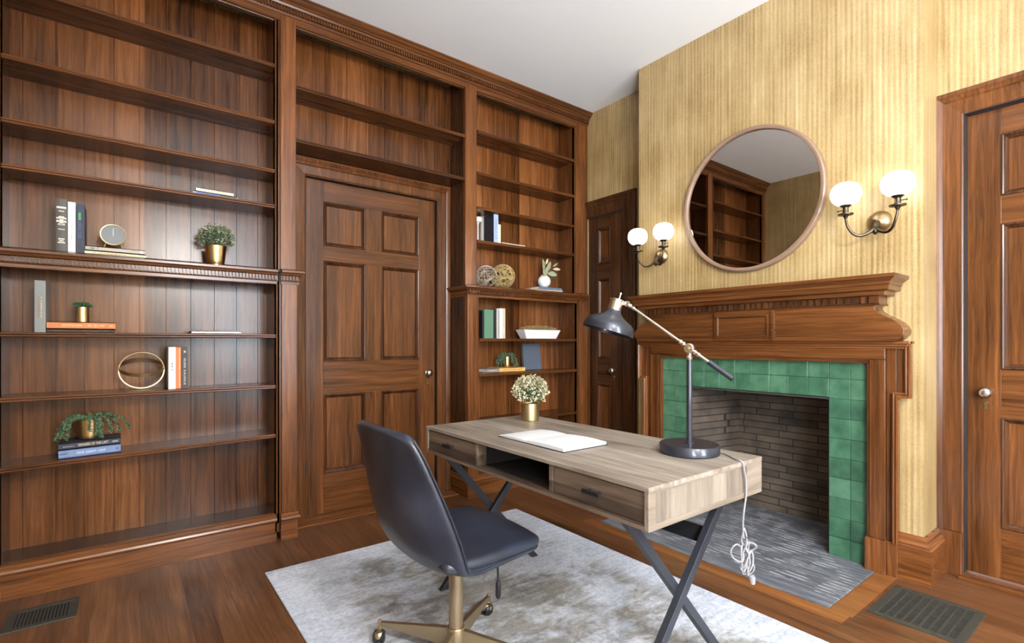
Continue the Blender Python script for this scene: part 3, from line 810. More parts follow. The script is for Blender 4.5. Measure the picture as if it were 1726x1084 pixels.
# legs : outer strip and inner pilaster, crossette ears at top
for s in (-1, 1):
    Y = lambda d: YM + s * d
    m = MB()
    # architrave leg, stepped profile swept up the leg with a crossette ear
    def leg_path(d0): return [(XB + e, Y(d0), 0.0), (XB + e, Y(d0), 1.15)]
    m.box(XB + e, 2.968, Y(0.632), Y(0.700), 0.17, 1.0615)
    m.box(XB + e, 2.975, Y(0.620), Y(0.6335), 0.17, 1.0415)
    m.box(XB + e, 2.985, Y(0.700), Y(0.742), 0.17, 1.15)
    m.box(XB + e, 2.978, Y(0.728), Y(0.746), 0.17, 0.90)
    # ear
    m.box(XB + e, 2.980, Y(0.742), Y(0.792), 0.895, 1.15)
    lf(m).build('leg', W(2, 'm'), FP, bevel=0.003)
    q = MB()
    # ear moulding: outer raised band  (down the side, back in, down the leg)
    band = [(0, 0), (0, 0.022), (0.006, 0.026), (0.012, 0.022), (0.018, 0.030), (0.026, 0.030), (0.026, 0)]
    pts = [(2.985, Y(0.778), 1.148), (2.985, Y(0.778), 0.905), (2.985, Y(0.728), 0.905), (2.985, Y(0.728), 0.17)]
    if s > 0:    # outward = +y ; going down with N=-x gives lateral +y
        q.sweep(band, pts, (-1, 0, 0))
    else:
        q.sweep([(-a, b_) for a, b_ in band], pts, (-1, 0, 0))
    lf(q).build('ear_moulding', W(2, 'l'), FP)
    p = MB()
    p.box(XB + e, 2.958, Y(0.615), Y(0.704), 0, 0.17); p.box(XB + e, 2.972, Y(0.704), Y(0.748), 0, 0.17)
    lf(p).build('plinth_block', W(2, 'l'), FP, bevel=0.003)
# lintel architrave
m = MB()
m.box(XB + e, 2.9675, YM - 0.6995, YM + 0.6995, 1.0625, 1.118)
m.box(XB + e, 2.975, YM - 0.634, YM + 0.634, 1.042, 1.064)
lf(m).build('lintel', W(1, 'm'), FP, bevel=0.003)
m = MB().sweep([(0, 1.112), (0.052, 1.112), (0.054, 1.120), (0.062, 1.126), (0.062, 1.136), (0.072, 1.142), (0.072, 1.152), (0, 1.156)],
               [(XB + e, YM + 0.742, 0), (XB - 0.0010, YM + 0.742, 0)][:1] + [(XB - 0.002, YM + 0.742, 0), (XB - 0.002, YM - 0.742, 0), (XB + e, YM - 0.742, 0)], (0, 0, 1))
m = MB()
for z0, z1, xo, yo in ((1.116, 1.128, 2.962, 0.786), (1.128, 1.140, 2.952, 0.796), (1.140, 1.153, 2.944, 0.804)):
    m.box(XB + e, xo, YM - yo, YM + yo, z0, z1)
lf(m).build('architrave_cap', W(1, 'l'), FP, bevel=0.003)
# frieze with double-curved ends
half = [(0.758, 1.153), (0.776, 1.168), (0.790, 1.186), (0.793, 1.205), (0.785, 1.226), (0.765, 1.246), (0.738, 1.264), (0.710, 1.280), (0.690, 1.294), (0.678, 1.308), (0.674, 1.322), (0.680, 1.332), (0.680, 1.372)]
poly = [(YM - a, z) for a, z in half] + [(YM + a, z) for a, z in half[::-1]]
lf(MB().prism(poly, 0, 2.905, XB + e)).build('frieze', W(1, 'm'), FP, bevel=0.003)
# centre tablet
m = MB(); m.box(2.905, 2.893, YM - 0.20, YM + 0.168, 1.155, 1.330)
m.sweep([(0, 0), (0, 0.008), (-0.01, 0.008), (-0.014, 0.002), (-0.014, 0)], [(2.893, YM - 0.168, 1.178), (2.893, YM - 0.168, 1.308), (2.893, YM + 0.148, 1.308), (2.893, YM + 0.148, 1.178)], (-1, 0, 0), closed=True)
m.box(2.893, 2.885, YM - 0.20, YM - 0.182, 1.155, 1.330)
lf(m).build('tablet_panel', W(1, 'm'), FP, bevel=0.0015)
# dentils under shelf
m = MB(); n = 40; a0, a1 = YM - 0.685, YM + 0.685
for i in range(n):
    y = a0 + (i + 0.2) * (a1 - a0) / n
    m.box(2.882, 2.906, y, y + 0.62 * (a1 - a0) / n, 1.338, 1.372)
lf(m).build('dentil_band', W(2, 'd'), FP)
m = MB()
SH = [(-0.02, 1.330), (0.004, 1.330), (0.008, 1.336), (0.002, 1.338), (0.002, 1.374), (0.030, 1.376), (0.034, 1.386), (0.034, 1.394), (0.058, 1.400), (0.058, 1.420), (0.064, 1.424), (0.066, 1.436), (0.080, 1.448), (0.090, 1.454), (0.090, 1.470), (-0.02, 1.470)]
xf, yo = 2.898, 0.692
m.sweep([(a, b_) for a, b_ in SH], [(XB + e, YM + yo, 0), (xf, YM + yo, 0), (xf, YM - yo, 0), (XB + e, YM - yo, 0)], (0, 0, 1))
m.box(xf + 0.01, XB + e, YM - yo + 0.01, YM + yo - 0.01, 1.332, 1.4695)
lf(m).build('mantel_shelf', W(1, 'm'), FP)

# tile surround, thing of its own: cement bed and glazed tiles
TS = thing('tile_surround', 'green glazed tile surround of the fireplace opening', 'tile surround', (XB, YM, 0))
m = MB()
ty0, ty1, tz = YM - 0.6385, YM + 0.6385, 1.06
m.box(XB - 0.004, XB + e, ty0, OY0, 0.001, tz); m.box(XB - 0.004, XB + e, OY1, ty1, 0.001, tz); m.box(XB - 0.004, XB + e, OY0, OY1, OZ, tz)
lf(m).build('grout_bed', M_GROUT, TS)
m = MB(); g = 0.0022
def tiles(ya, yb, za, zb, ny, nz):
    for i in range(ny):
        for j in range(nz):
            y0 = ya + (yb - ya) * i / ny + g / 2; y1 = ya + (yb - ya) * (i + 1) / ny - g / 2
            z0 = za + (zb - za) * j / nz + g / 2; z1 = za + (zb - za) * (j + 1) / nz - g / 2
            t = random.uniform(0.009, 0.0115); t2 = random.uniform(-0.0006, 0.0006)
            m.hexa([(XB - t, y0, z0), (XB - t + t2, y1, z0), (XB - 0.003, y1, z0), (XB - 0.003, y0, z0), (XB - t, y0, z1), (XB - t + t2, y1, z1), (XB - 0.003, y1, z1), (XB - 0.003, y0, z1)])
tiles(ty0, OY0, 0.003, 1.058, 2, 10)
tiles(OY1, ty1, 0.003, 1.058, 2, 10)
tiles(OY0, OY1, OZ, 1.058, 8, 2)
def tile_mat():
    m_, nt, b = newmat('green_glaze')
    tc = nt.nodes.new('ShaderNodeTexCoord'); sep = nt.nodes.new('ShaderNodeSeparateXYZ'); nt.links.new(tc.outputs['Object'], sep.inputs[0])
    q = math_node(nt, 'ADD', math_node(nt, 'FLOOR', math_node(nt, 'MULTIPLY', sep.outputs[1], 9.4)), math_node(nt, 'MULTIPLY', math_node(nt, 'FLOOR', math_node(nt, 'MULTIPLY', sep.outputs[2], 9.45)), 13.7))
    wn = nt.nodes.new('ShaderNodeTexWhiteNoise'); wn.noise_dimensions = '1D'; nt.links.new(q, wn.inputs['W'])
    n = nt.nodes.new('ShaderNodeTexNoise'); n.inputs['Scale'].default_value = 16; n.inputs['Detail'].default_value = 6
    nt.links.new(tc.outputs['Object'], n.inputs['Vector'])
    f = math_node(nt, 'ADD', math_node(nt, 'MULTIPLY', n.outputs['Fac'], 0.7), math_node(nt, 'MULTIPLY', wn.outputs['Value'], 0.3))
    r = ramp(nt, [(0.25, srgb(38, 72, 54)), (0.5, srgb(58, 99, 75)), (0.75, srgb(84, 124, 98))])
    nt.links.new(f, r.inputs['Fac']); nt.links.new(r.outputs[0], b.inputs['Base Color'])
    b.inputs['Roughness'].default_value = 0.38; b.inputs['Coat Weight'].default_value = 0.15
    bp = nt.nodes.new('ShaderNodeBump'); bp.inputs['Strength'].default_value = 0.25; bp.inputs['Distance'].default_value = 0.002
    nt.links.new(n.outputs['Fac'], bp.inputs['Height']); nt.links.new(bp.outputs['Normal'], b.inputs['Normal'])
    return m_
lf(m).build('tiles', tile_mat(), TS, bevel=0.0012, bseg=1)

# firebox lining
FB = thing('firebox', 'brick-lined open firebox behind the green tiles', 'firebox', (XB, YM, 0))
m = MB()
yl, yr = 1.882, 1.20
m.add([(XB, OY1, 0.002), (3.5, yl, 0.002), (3.5, yl, 0.95), (XB, OY1, 0.95), (XB, OY1 + .0, 0.002)], [(0, 1, 2, 3)])
m.add([(3.5, yl, 0.002), (3.5, yr, 0.002), (3.5, yr, 0.95), (3.5, yl, 0.95)], [(0, 1, 2, 3)])
m.add([(3.5, yr, 0.002), (XB, OY0, 0.002), (XB, OY0, 0.95), (3.5, yr, 0.95)], [(0, 1, 2, 3)])
m.add([(XB, OY0, 0.95), (XB, OY1, 0.95), (3.5, yl, 0.95), (3.5, yr, 0.95)], [(0, 1, 2, 3)])
lf(m); m.v = [(a, b_, c) for a, b_, c in m.v]
m.build('brick_lining', M_FIRE, FB, solid=0.01)
m = MB().bar((XB + 0.004, OY1, OZ - 0.006), (XB + 0.004, OY0, OZ - 0.006), 0.05, 0.008); lf(m).build('lintel_bar', M_IRON, FB)
m = MB(); m.box(XB - 0.006, XB + 0.03, OY0 - 0.002, OY0 + 0.003, 0.002, OZ); lf(m).build('edge_strip', M_IRON, FB)
# hearth
o = box(2.405, 3.52, 0.895, 2.21, -0.01, 0.006).build('hearth', M_HEARTH, bevel=0.002)
tag(o, 'grey hearth of narrow worn slips with pale joints in front of the firebox', 'hearth')
# oak border round the hearth
m = MB()
m.box(2.315, 2.400, 0.815, 2.29, 0.0, 0.0025); m.box(2.400, 2.985, 0.805, 0.890, 0.0, 0.0022)
o = m.build('trim_4', M_FLOORX); structure(o, 'oak border strip framing the hearth', 'floor border')

# ================================================================== FLOOR REGISTERS
def register(label, cx, cy, lx, ly, rotz, rows, cols, hx=0.0032, hy=0.003):
    r = thing('floor_register', label, 'floor vent', (cx, cy, 0), rotz)
    m = MB(); b_ = 0.028
    m.box(-lx / 2, lx / 2, -ly / 2, -ly / 2 + b_, 0.0005, 0.006); m.box(-lx / 2, lx / 2, ly / 2 - b_, ly / 2, 0.0005, 0.006)
    m.box(-lx / 2, -lx / 2 + b_, -ly / 2 + b_, ly / 2 - b_, 0.0005, 0.006); m.box(lx / 2 - b_, lx / 2, -ly / 2 + b_, ly / 2 - b_, 0.0005, 0.006)
    m.build('frame', M_IRON, r, bevel=0.001)
    box(-lx / 2 + b_ - .001, lx / 2 - b_ + .001, -ly / 2 + b_ - .001, ly / 2 - b_ + .001, 0.0004, 0.0012).build('duct_opening', M_HOLE, r)  # flat black sheet stands in for the darkness below the grille
    g_ = MB(); ix, iy = lx - 2 * b_, ly - 2 * b_
    for i in range(cols + 1):
        x = -ix / 2 + ix * i / cols
        g_.box(x - hx, x + hx, -iy / 2, iy / 2, 0.001, 0.0052)
    for j in range(rows + 1):
        y = -iy / 2 + iy * j / rows
        g_.box(-ix / 2, ix / 2, y - hy, y + hy, 0.001, 0.0048)
    g_.build('grille', M_IRON, r)
    return r
register('small slotted metal floor register beneath the left bookcase', -0.2785, 2.883, 0.228, 0.205, 0, 1, 15)
register('large grid floor register in front of the large right door', 2.695, 0.628, 0.375, 0.315, 0, 9, 18, 0.0022, 0.0032)

# ================================================================== MIRROR
MR = thing('round_mirror', 'large round mirror in a thin pale wooden frame above the mantelpiece', 'mirror', (3.018, 1.560, 2.012))
fr = MB().lathe([(0.410, 0.0), (0.410, 0.018), (0.411, 0.034), (0.416, 0.037), (0.428, 0.036), (0.434, 0.030), (0.436, 0.0)], (0, 0, 0), (-1, 0, 0), 96, closed=True)
fr.build('frame', M_FRAME, MR)
MB().lathe([(0.0, 0.018), (0.411, 0.018), (0.411, 0.004), (0.0, 0.004)], (0, 0, 0), (-1, 0, 0), 96, smooth=False).build('mirror_glass', M_MIRROR, MR)

# ================================================================== SCONCES
def sconce(label, y, z, yaw):
    r = thing('wall_sconce', label, 'wall lamp', (XB, y, z), yaw, group=None)
    MB().lathe([(0.052, 0.0), (0.054, 0.006), (0.050, 0.014), (0.042, 0.024), (0.030, 0.034), (0.018, 0.040), (0.0, 0.044)], (-0.0005, 0, 0.02), (-1, 0, 0), 32).build('backplate', M_BRASS, r)
    b_ = MB().tube([(-0.03, 0, 0.015), (-0.055, 0, 0.0), (-0.07, 0, -0.02)], [0.012, 0.014, 0.010], 12)
    b_.lathe([(0.0, 0.0), (0.01, 0.008), (0.014, 0.02), (0.010, 0.032), (0.0, 0.04)], (-0.07, 0, -0.055), (0, 0, 1), 14)
    b_.build('bracket', M_DBRASS, r)
    for s in (-1, 1):
        arm = MB(); pts = []
        cx, cy = -0.132, s * 0.108
        for i in range(15):
            t = i / 14
            # a drooping U from the bracket out and up into the socket
            u = t
            x = -0.07 + (cx + 0.07) * min(1, u * 1.25)
            yy = cy * (1 - (1 - u) ** 1.6) if True else 0
            zz = -0.022 - 0.045 * math.sin(math.pi * min(1, u * 1.02)) ** 1.0 * (1 - u * 0.35) + 0.062 * u ** 2.5
            pts.append((x, yy, zz))
        arm.tube(pts, [0.0085 - 0.003 * (i / 14) for i in range(15)], 12)
        arm.build('arm', M_DBRASS, r)
        sk = MB().lathe([(0.006, 0.036), (0.010, 0.046), (0.014, 0.052), (0.034, 0.056), (0.035, 0.061), (0.016, 0.064), (0.013, 0.072), (0.013, 0.092), (0.020, 0.098), (0.030, 0.106), (0.031, 0.110), (0.0, 0.110)],
                        (cx, cy, 0), (0, 0, 1), 24)
        sk.build('socket', M_DBRASS, r)
        kk = MB().tube([(cx, cy + s * 0.012, 0.080), (cx, cy + s * 0.034, 0.080)], 0.0025, 8).lathe([(0.0, 0), (0.006, 0.003), (0.0, 0.008)], (cx, cy + s * 0.032, 0.080), (0, s, 0), 10)
        kk.build('switch_key', M_DBRASS, r)
        gl = MB().lathe([(0.028, 0.104), (0.044, 0.112), (0.060, 0.128), (0.068, 0.150), (0.068, 0.170), (0.062, 0.192), (0.048, 0.208), (0.034, 0.214), (0.031, 0.214)], (cx, cy, 0), (0, 0, 1), 40)
        gl.lathe([(0.034, 0.2145), (0.0, 0.2135)], (cx, cy, 0), (0, 0, 1), 40)
        gl.build('globe', M_GLOBE, r)
    return r
sconce('bronze wall sconce with two lit opal globes between mirror and large right door', 0.888, 1.735, 0.0)
sconce('bronze wall sconce with two lit opal globes beside the narrow corner door', 2.192, 1.735, R(0))

# light switch on the niche side
o = thing('light_switch', 'small dark light switch plate on the side of the right bookcase', 'light switch', (1.9875, 3.245, 1.405))
box(-0.004, 0, -0.022, 0.022, -0.055, 0.055).build('plate', plain('cubby_black', srgb(26, 22, 20), 0.8), o, bevel=.002)
MB().lathe([(0.004, 0), (0.004, 0.012), (0, 0.013)], (-0.004, 0, 0.012), (-1, 0, 0.3), 8).build('toggle', M_SILVER, o)

# ================================================================== RUG
o = box(0, 1.573, 0, 2.44, 0.0005, 0.011).build('area_rug', M_RUG, loc=(0.545, 0.280, 0), bevel=0.004)
tag(o, 'pale blue-grey distressed area rug with taupe patches under desk and chair', 'rug')

# ================================================================== DESK
DX0, DX1, DY0, DY1, DZ = 1.14, 1.772, 0.870, 2.163, 0.748
DK = thing('writing_desk', 'driftwood-coloured writing desk with two drawers on black crossed steel legs', 'desk', ((DX0 + DX1) / 2, (DY0 + DY1) / 2, 0.011))
ox, oy = DK.location.x, DK.location.y
def ld(m): m.v = [(a - ox, b_ - oy, c - 0.011) for a, b_, c in m.v]; return m
ld(box(DX0, DX1, DY0, DY1, DZ - 0.014, DZ)).build('desktop', M_DESK, DK, bevel=0.0015)
zb = 0.624
m = MB()  # case: bottom, back, dividers
m.box(DX0 + 0.004, DX1 - 0.002, DY0 + 0.006, DY1 - 0.006, zb, zb + 0.014)
m.box(DX1 - 0.016, DX1 - 0.002, DY0 + 0.006, DY1 - 0.006, zb + 0.014, DZ - 0.014)
for y in (1.276, 1.738): m.box(DX0 + 0.003, DX1 - 0.016, y - 0.008, y + 0.008, zb + 0.014, DZ - 0.014)
ld(m).build('case', M_DESKF, DK)
m = MB(); ya, yb_ = 1.285, 1.729
m.box(DX0 + 0.05, DX1 - 0.02, ya, yb_, zb + 0.0145, zb + 0.016); m.box(DX1 - 0.022, DX1 - 0.018, ya, yb_, zb + 0.016, DZ - 0.016); m.box(DX0 + 0.05, DX1 - 0.02, ya, yb_, DZ - 0.016, DZ - 0.0145)
m.box(DX0 + 0.05, DX1 - 0.02, ya, ya + 0.002, zb + 0.016, DZ - 0.016); m.box(DX0 + 0.05, DX1 - 0.02, yb_ - 0.002, yb_, zb + 0.016, DZ - 0.016)
ld(m).build('cubby_lining', plain('cubby_black', srgb(26, 22, 20), 0.8), DK)
# near end and far end: framed panels
for y0, y1, s in ((DY0 + 0.001, DY0 + 0.016, -1), (DY1 - 0.016, DY1 - 0.001, 1)):
    m = MB(); ya, yb2 = (y0 + 0.003, y1) if s < 0 else (y0, y1 - 0.003)
    m.box(DX0 + 0.03, DX1 - 0.1, ya, yb2, zb + 0.016, DZ - 0.016)
    ld(m).build('end_panel', M_DESKV, DK)
    m = MB()
    m.box(DX0, DX1, y0, y1, zb, zb + 0.017); m.box(DX0, DX0 + 0.032, y0, y1, zb + 0.017, DZ - 0.014)
    m.box(DX1 - 0.102, DX1, y0, y1, zb + 0.017, DZ - 0.014); m.box(DX0 + 0.032, DX1 - 0.102, y0, y1, DZ - 0.020, DZ - 0.014)
    ld(m).build('end_frame', M_DESKX, DK, bevel=0.0015)
# drawers
for y0, y1 in ((DY0 + 0.016, 1.268), (1.746, DY1 - 0.016)):
    m = MB().box(DX0 + 0.006, DX0 + 0.022, y0 + 0.004, y1 - 0.004, zb + 0.019, DZ - 0.018)
    m.box(DX0 + 0.022, DX1 - 0.08, y0 + 0.01, y0 + 0.02, zb + 0.02, DZ - 0.03); m.box(DX0 + 0.022, DX1 - 0.08, y1 - 0.02, y1 - 0.01, zb + 0.02, DZ - 0.03)
    d = ld(m).build('drawer', M_DESKF, DK, bevel=0.0015)
    yc = (y0 + y1) / 2; zc = zb + 0.064
    h = MB().box(DX0 - 0.016, DX0 - 0.008, yc - 0.036, yc + 0.036, zc - 0.006, zc + 0.006)
    h.box(DX0 - 0.010, DX0 + 0.007, yc - 0.026, yc - 0.018, zc - 0.005, zc + 0.005); h.box(DX0 - 0.010, DX0 + 0.007, yc + 0.018, yc + 0.026, zc - 0.005, zc + 0.005)
    hh = ld(h).build('drawer_handle', M_BLACK, d, bevel=0.0015)
m = MB().box(DX0 + 0.002, DX0 + 0.020, DY0 + 0.006, DY1 - 0.006, zb, zb + 0.018)
ld(m).build('bottom_rail', M_DESKF, DK, bevel=0.001)
# steel frames
lw = 0.026
for yy in (0.985, 2.045):
    s = 1 if yy < 1.5 else -1
    za, zt = 0.011, zb
    a = MB().bar((1.142, yy, za), (1.700, yy, zt - 0.004), 0.040, lw, up=(0, 1, 0)) if False else MB()
    def flatbar(p, q, yq, wv, ty):
        p2, q2 = Vector((p[0], 0, p[1])), Vector((q[0], 0, q[1])); T = (q2 - p2).normalized(); Nn = Vector((-T.z, 0, T.x)) * wv / 2
        # cut horizontally at both ends
        k = wv / 2 / abs(T.z)
        r_ = []
        for c in (p2, q2):
            for yy_, sx_ in ((yq - ty / 2, -1), (yq - ty / 2, 1), (yq + ty / 2, 1), (yq + ty / 2, -1)):
                r_.append((c.x + sx_ * k, yy_, c.z))
        return MB().hexa(r_)
    ld(flatbar((1.160, za), (1.705, zt - 0.006), yy - 0.0125, 0.030, 0.025)).build('leg', M_GUN, DK, bevel=0.0015)
    ld(flatbar((1.725, za), (1.195, zt - 0.006), yy + 0.0135, 0.030, 0.025)).build('leg', M_GUN, DK, bevel=0.0015)
    ld(box(1.165, 1.745, yy - 0.026, yy + 0.026, zb - 0.007, zb - 0.0005)).build('mounting_plate', M_GUN, DK, bevel=0.001)
m = MB().hexa([(1.585, 1.0, 0.452), (1.592, 1.0, 0.452), (1.592, 2.04, 0.452), (1.585, 2.04, 0.452), (1.612, 1.0, 0.500), (1.619, 1.0, 0.500), (1.619, 2.04, 0.500), (1.612, 2.04, 0.500)])
ld(m).build('stretcher', M_BLACK, DK)
ld(box(1.175, 1.200, 0.985, 2.045, zb - 0.012, zb - 0.0005)).build('under_rail', M_BLACK, DK)

# ================================================================== DESK LAMP
LX, LY, LZ = 1.618, 1.057, DZ
LM = thing('desk_lamp', 'black and nickel adjustable desk lamp with bell shade on the near end of the desk', 'lamp', (LX, LY, LZ))
MB().lathe([(0.0, 0.0005), (0.101, 0.0005), (0.104, 0.004), (0.104, 0.032), (0.101, 0.036), (0.0, 0.0365)], seg=64).build('lamp_base', M_LAMP, LM, bevel=0.001)
MB().lathe([(0.0155, 0.0365), (0.016, 0.042), (0.010, 0.044), (0.010, 0.345), (0.0, 0.345)], seg=24).build('lamp_pole', M_LAMP, LM)
jz = 0.379
m = MB().lathe([(0.0105, 0.338), (0.012, 0.346), (0.008, 0.352), (0.009, 0.360), (0.0, 0.362)], seg=20)
m.lathe([(0.0, -0.012), (0.015, -0.012), (0.0175, -0.009), (0.0175, 0.009), (0.015, 0.012), (0.0, 0.012)], (0, 0, jz), (0.96, 0.26, 0), 28)
m.lathe([(0.0, 0.012), (0.006, 0.013), (0.006, 0.017), (0, 0.018)], (0, 0, jz), (-0.96, -0.26, 0), 16)
m.build('pivot_joint', M_NICKEL, LM)
J = Vector((0, 0, jz)); Hd = Vector((1.554 - LX, 1.290 - LY, 1.299 - LZ)); D = (Hd - J).normalized()
arm = MB().tube([J + D * 0.016, J + D * 0.285], 0.0052, 12)
for d0, rr in ((0.026, 0.0095), (0.034, 0.007), (0.040, 0.009), (0.262, 0.008), (0.280, 0.0095), (0.290, 0.0075)):
    arm.lathe([(0.0, -0.006), (rr * .8, -0.005), (rr, 0), (rr * .8, 0.005), (0, 0.006)], J + D * d0, D, 16)
arm.tube([J - D * 0.016, J - D * 0.085], 0.0052, 12)
for d0, rr in ((0.024, 0.0085), (0.034, 0.0068), (0.040, 0.0088)):
    arm.lathe([(0.0, -0.006), (rr * .8, -0.005), (rr, 0), (rr * .8, 0.005), (0, 0.006)], J - D * d0, D, 16)
arm.build('lamp_arm', M_NICKEL, LM)
MB().tube([J - D * 0.083, J - D * 0.181], 0.0095, 20).build('counterweight', M_LAMP, LM)
# head
Rv = Vector((0.794, -0.608, 0)); tilt = R(17)
ax = (Vector((0, 0, -1)) * math.cos(tilt) - Rv * math.sin(tilt)).normalized()
HT = Vector((1.528 - LX, 1.315 - LY, 1.3165 - LZ))     # top of the metal cap
sk = MB().lathe([(0.0, 0.0), (0.022, 0.0), (0.028, 0.002), (0.028, 0.005), (0.0255, 0.007), (0.0255, 0.050), (0.0, 0.050)], HT, ax, 32)
sk.lathe([(0.0, -0.026), (0.0045, -0.026), (0.005, -0.020), (0.003, -0.018), (0.0035, 0.0)], HT + Rv * 0.006, ax, 14)
sk.build('lamp_socket_cup', M_NICKEL, LM)
sw = MB().tube([HT + Rv * 0.02 + ax * 0.022, Hd + D * 0.002], 0.0045, 10).lathe([(0, -0.008), (0.010, -0.007), (0.011, 0.007), (0, 0.008)], Hd, Vector((0.96, 0.26, 0)), 16)
sw.build('swivel_joint', M_NICKEL, LM)
outer = [(0.0265, 0.044), (0.030, 0.052), (0.037, 0.060), (0.049, 0.070), (0.066, 0.079), (0.083, 0.088), (0.094, 0.098), (0.0995, 0.110), (0.1005, 0.124), (0.1005, 0.132)]
prof = outer + [(r_ - 0.0022, h) for r_, h in outer[::-1]]
MB().lathe(prof, HT, ax, 56, closed=True).build('lamp_shade', M_LAMP, LM)
bl = MB().lathe([(0.012, 0.050), (0.014, 0.062), (0.026, 0.082), (0.028, 0.095), (0.020, 0.110), (0.0, 0.116)], HT, ax, 20); bl.build('light_bulb', M_CERAM, LM)
# cord over the desk end and its tied bundle
def rel(p): return (p[0] - LX, p[1] - LY, p[2] - LZ)
ye = DY0
pts = [(1.685, 1.030, DZ + .004), (1.70, 0.98, DZ + .0035), (1.67, 0.93, DZ + .0035), (1.640, 0.895, DZ + .004), (1.632, 0.874, DZ + .005), (1.633, ye - 0.006, DZ - 0.006), (1.640, ye - 0.006, DZ - .03), (1.650, ye - 0.006, 0.69), (1.652, ye - 0.006, 0.64), (1.645, ye - 0.004, 0.60), (1.640, ye - 0.002, 0.56), (1.643, ye, 0.52), (1.648, ye, 0.49)]
def smooth_pts(pts, n=5):
    P = [Vector(p) for p in pts]; out = []
    for i in range(len(P) - 1):
        p0, p1, p2, p3 = P[max(i - 1, 0)], P[i], P[i + 1], P[min(i + 2, len(P) - 1)]
        for k in range(n):
            t = k / n
            out.append(0.5 * ((2 * p1) + (-p0 + p2) * t + (2 * p0 - 5 * p1 + 4 * p2 - p3) * t * t + (-p0 + 3 * p1 - 3 * p2 + p3) * t ** 3))
    out.append(P[-1]); return out
cd = MB().tube([Vector(rel(p)) for p in smooth_pts(pts)], 0.0030, 8)
bx, by, bz = 1.650, ye, 0.44
rv = Vector((0.82, -0.57, 0))
loops = [(0.000, 0.055, 0.008, 0.028, 0), (-0.024, 0.002, 0.020, 0.030, 20), (0.022, 0.018, 0.018, 0.014, 30), (0.004, -0.010, 0.010, 0.050, -12), (0.014, -0.035, 0.012, 0.040, -20), (0.002, -0.02, 0.014, 0.046, 5), (0.020, -0.055, 0.010, 0.022, -15)]
for (cxr, czr, a_, b2, an) in loops:
    ring = []
    for i in range(22):
        t = 2 * math.pi * i / 22; u = a_ * math.cos(t); v_ = b2 * math.sin(t); A_ = R(an)
        uu = u * math.cos(A_) - v_ * math.sin(A_) + cxr; vv = u * math.sin(A_) + v_ * math.cos(A_) + czr
        ring.append(Vector(rel((bx, by, bz))) + rv * uu + Vector((0, 0, vv)) + Vector((0.57, 0.82, 0)) * (0.006 * math.sin(2 * t + an)))
    cd.tube(ring, 0.0030, 8, closed=True)
cdo = cd.build('power_cord', M_CORD, LM)
pl = MB(); pc = Vector(rel((bx, by, bz))) + rv * 0.026 + Vector((0, 0, -0.075))
pl.lathe([(0.0, 0.0), (0.009, 0.002), (0.011, 0.012), (0.008, 0.030), (0.0, 0.032)], pc, (0.2, 0, -1), 14)
pl.build('plug', M_CORD, cdo)

# ================================================================== NOTEBOOK
NB = thing('open_notebook', 'open white notebook lying face up at the middle of the desk', 'notebook', (1.372, 1.545, DZ), R(0))
m = MB().box(-0.118, 0.118, -0.214, 0.190, 0.0004, 0.003); m.build('cover', M_BLACK, NB, bevel=.001)
def pagesblock(y0, y1, h0, h1, name):
    m = MB(); n = 10; top = []
    for i in range(n + 1):
        t = i / n
        hh = h0 + (h1 - h0) * t + 0.004 * math.sin(math.pi * t) 
        top.append((y0 + (y1 - y0) * t, hh))
    vs = []; 
    for y, h in top:
        vs += [(-0.114, y, 0.003), (0.114, y, 0.003), (0.114, y, h), (-0.114, y, h)]
    fs = []
    for i in range(n):
        a = 4 * i; b_ = 4 * (i + 1)
        fs += [(a + k, a + (k + 1) % 4, b_ + (k + 1) % 4, b_ + k) for k in range(4)]
    fs += [(0, 1, 2, 3), (4 * n, 4 * n + 1, 4 * n + 2, 4 * n + 3)]
    return m.add(vs, fs).build(name, M_WHITE, NB)
pagesblock(0.004, 0.186, 0.010, 0.0065, 'page_block'); pagesblock(0.002, -0.210, 0.012, 0.013, 'page_block')

# ================================================================== CHAIR
CX, CY = 0.945, 1.565
CH = thing('swivel_chair', 'navy-grey leather swivel desk chair on a brass column and castors', 'chair', (CX, CY, 0.011), 0)
def shell(profile, nv=12, rows=None):
    """profile rows: (x, z, halfwidth, wrapx, wrapz) -> quad grid"""
    vs = []; n = len(profile)
    for (x, z, hw, wx, wz) in profile:
        for j in range(nv + 1):
            v = -1 + 2 * j / nv
            e2 = abs(v) ** 2.6
            vs.append((x + wx * e2, hw * v, z + wz * e2))
    fs = []
    for i in range(n - 1):
        for j in range(nv):
            a = i * (nv + 1) + j
            fs.append((a, a + 1, a + nv + 2, a + nv + 1))
    return vs, fs
def lx(x): return x - CX
PR = [(0.640, 0.880, 0.182, 0.016, -0.014), (0.641, 0.868, 0.214, 0.030, -0.008), (0.646, 0.81, 0.228, 0.050, -0.002), (0.655, 0.74, 0.238, 0.070, 0), (0.666, 0.67, 0.246, 0.088, 0),
      (0.681, 0.60, 0.253, 0.100, 0.0), (0.700, 0.535, 0.258, 0.104, 0.002), (0.727, 0.478, 0.261, 0.092, 0.006), (0.768, 0.430, 0.260, 0.066, 0.016), (0.825, 0.404, 0.254, 0.034, 0.028),
      (0.90, 0.396, 0.247, 0.01, 0.034), (0.99, 0.402, 0.240, 0, 0.032), (1.07, 0.410, 0.233, 0, 0.026), (1.130, 0.414, 0.224, -0.004, 0.020), (1.162, 0.420, 0.206, -0.012, 0.014)]
vs, fs = shell([(lx(a), b_ - .011, c, d, e_) for a, b_, c, d, e_ in PR], 14)
o = MB().add(vs, fs, True).build('upholstered_shell', M_LEATHER, CH, subsurf=2)
md = o.modifiers.new('solidify', 'SOLIDIFY'); md.thickness = 0.030; md.offset = 0
o.modifiers.move(1, 0)
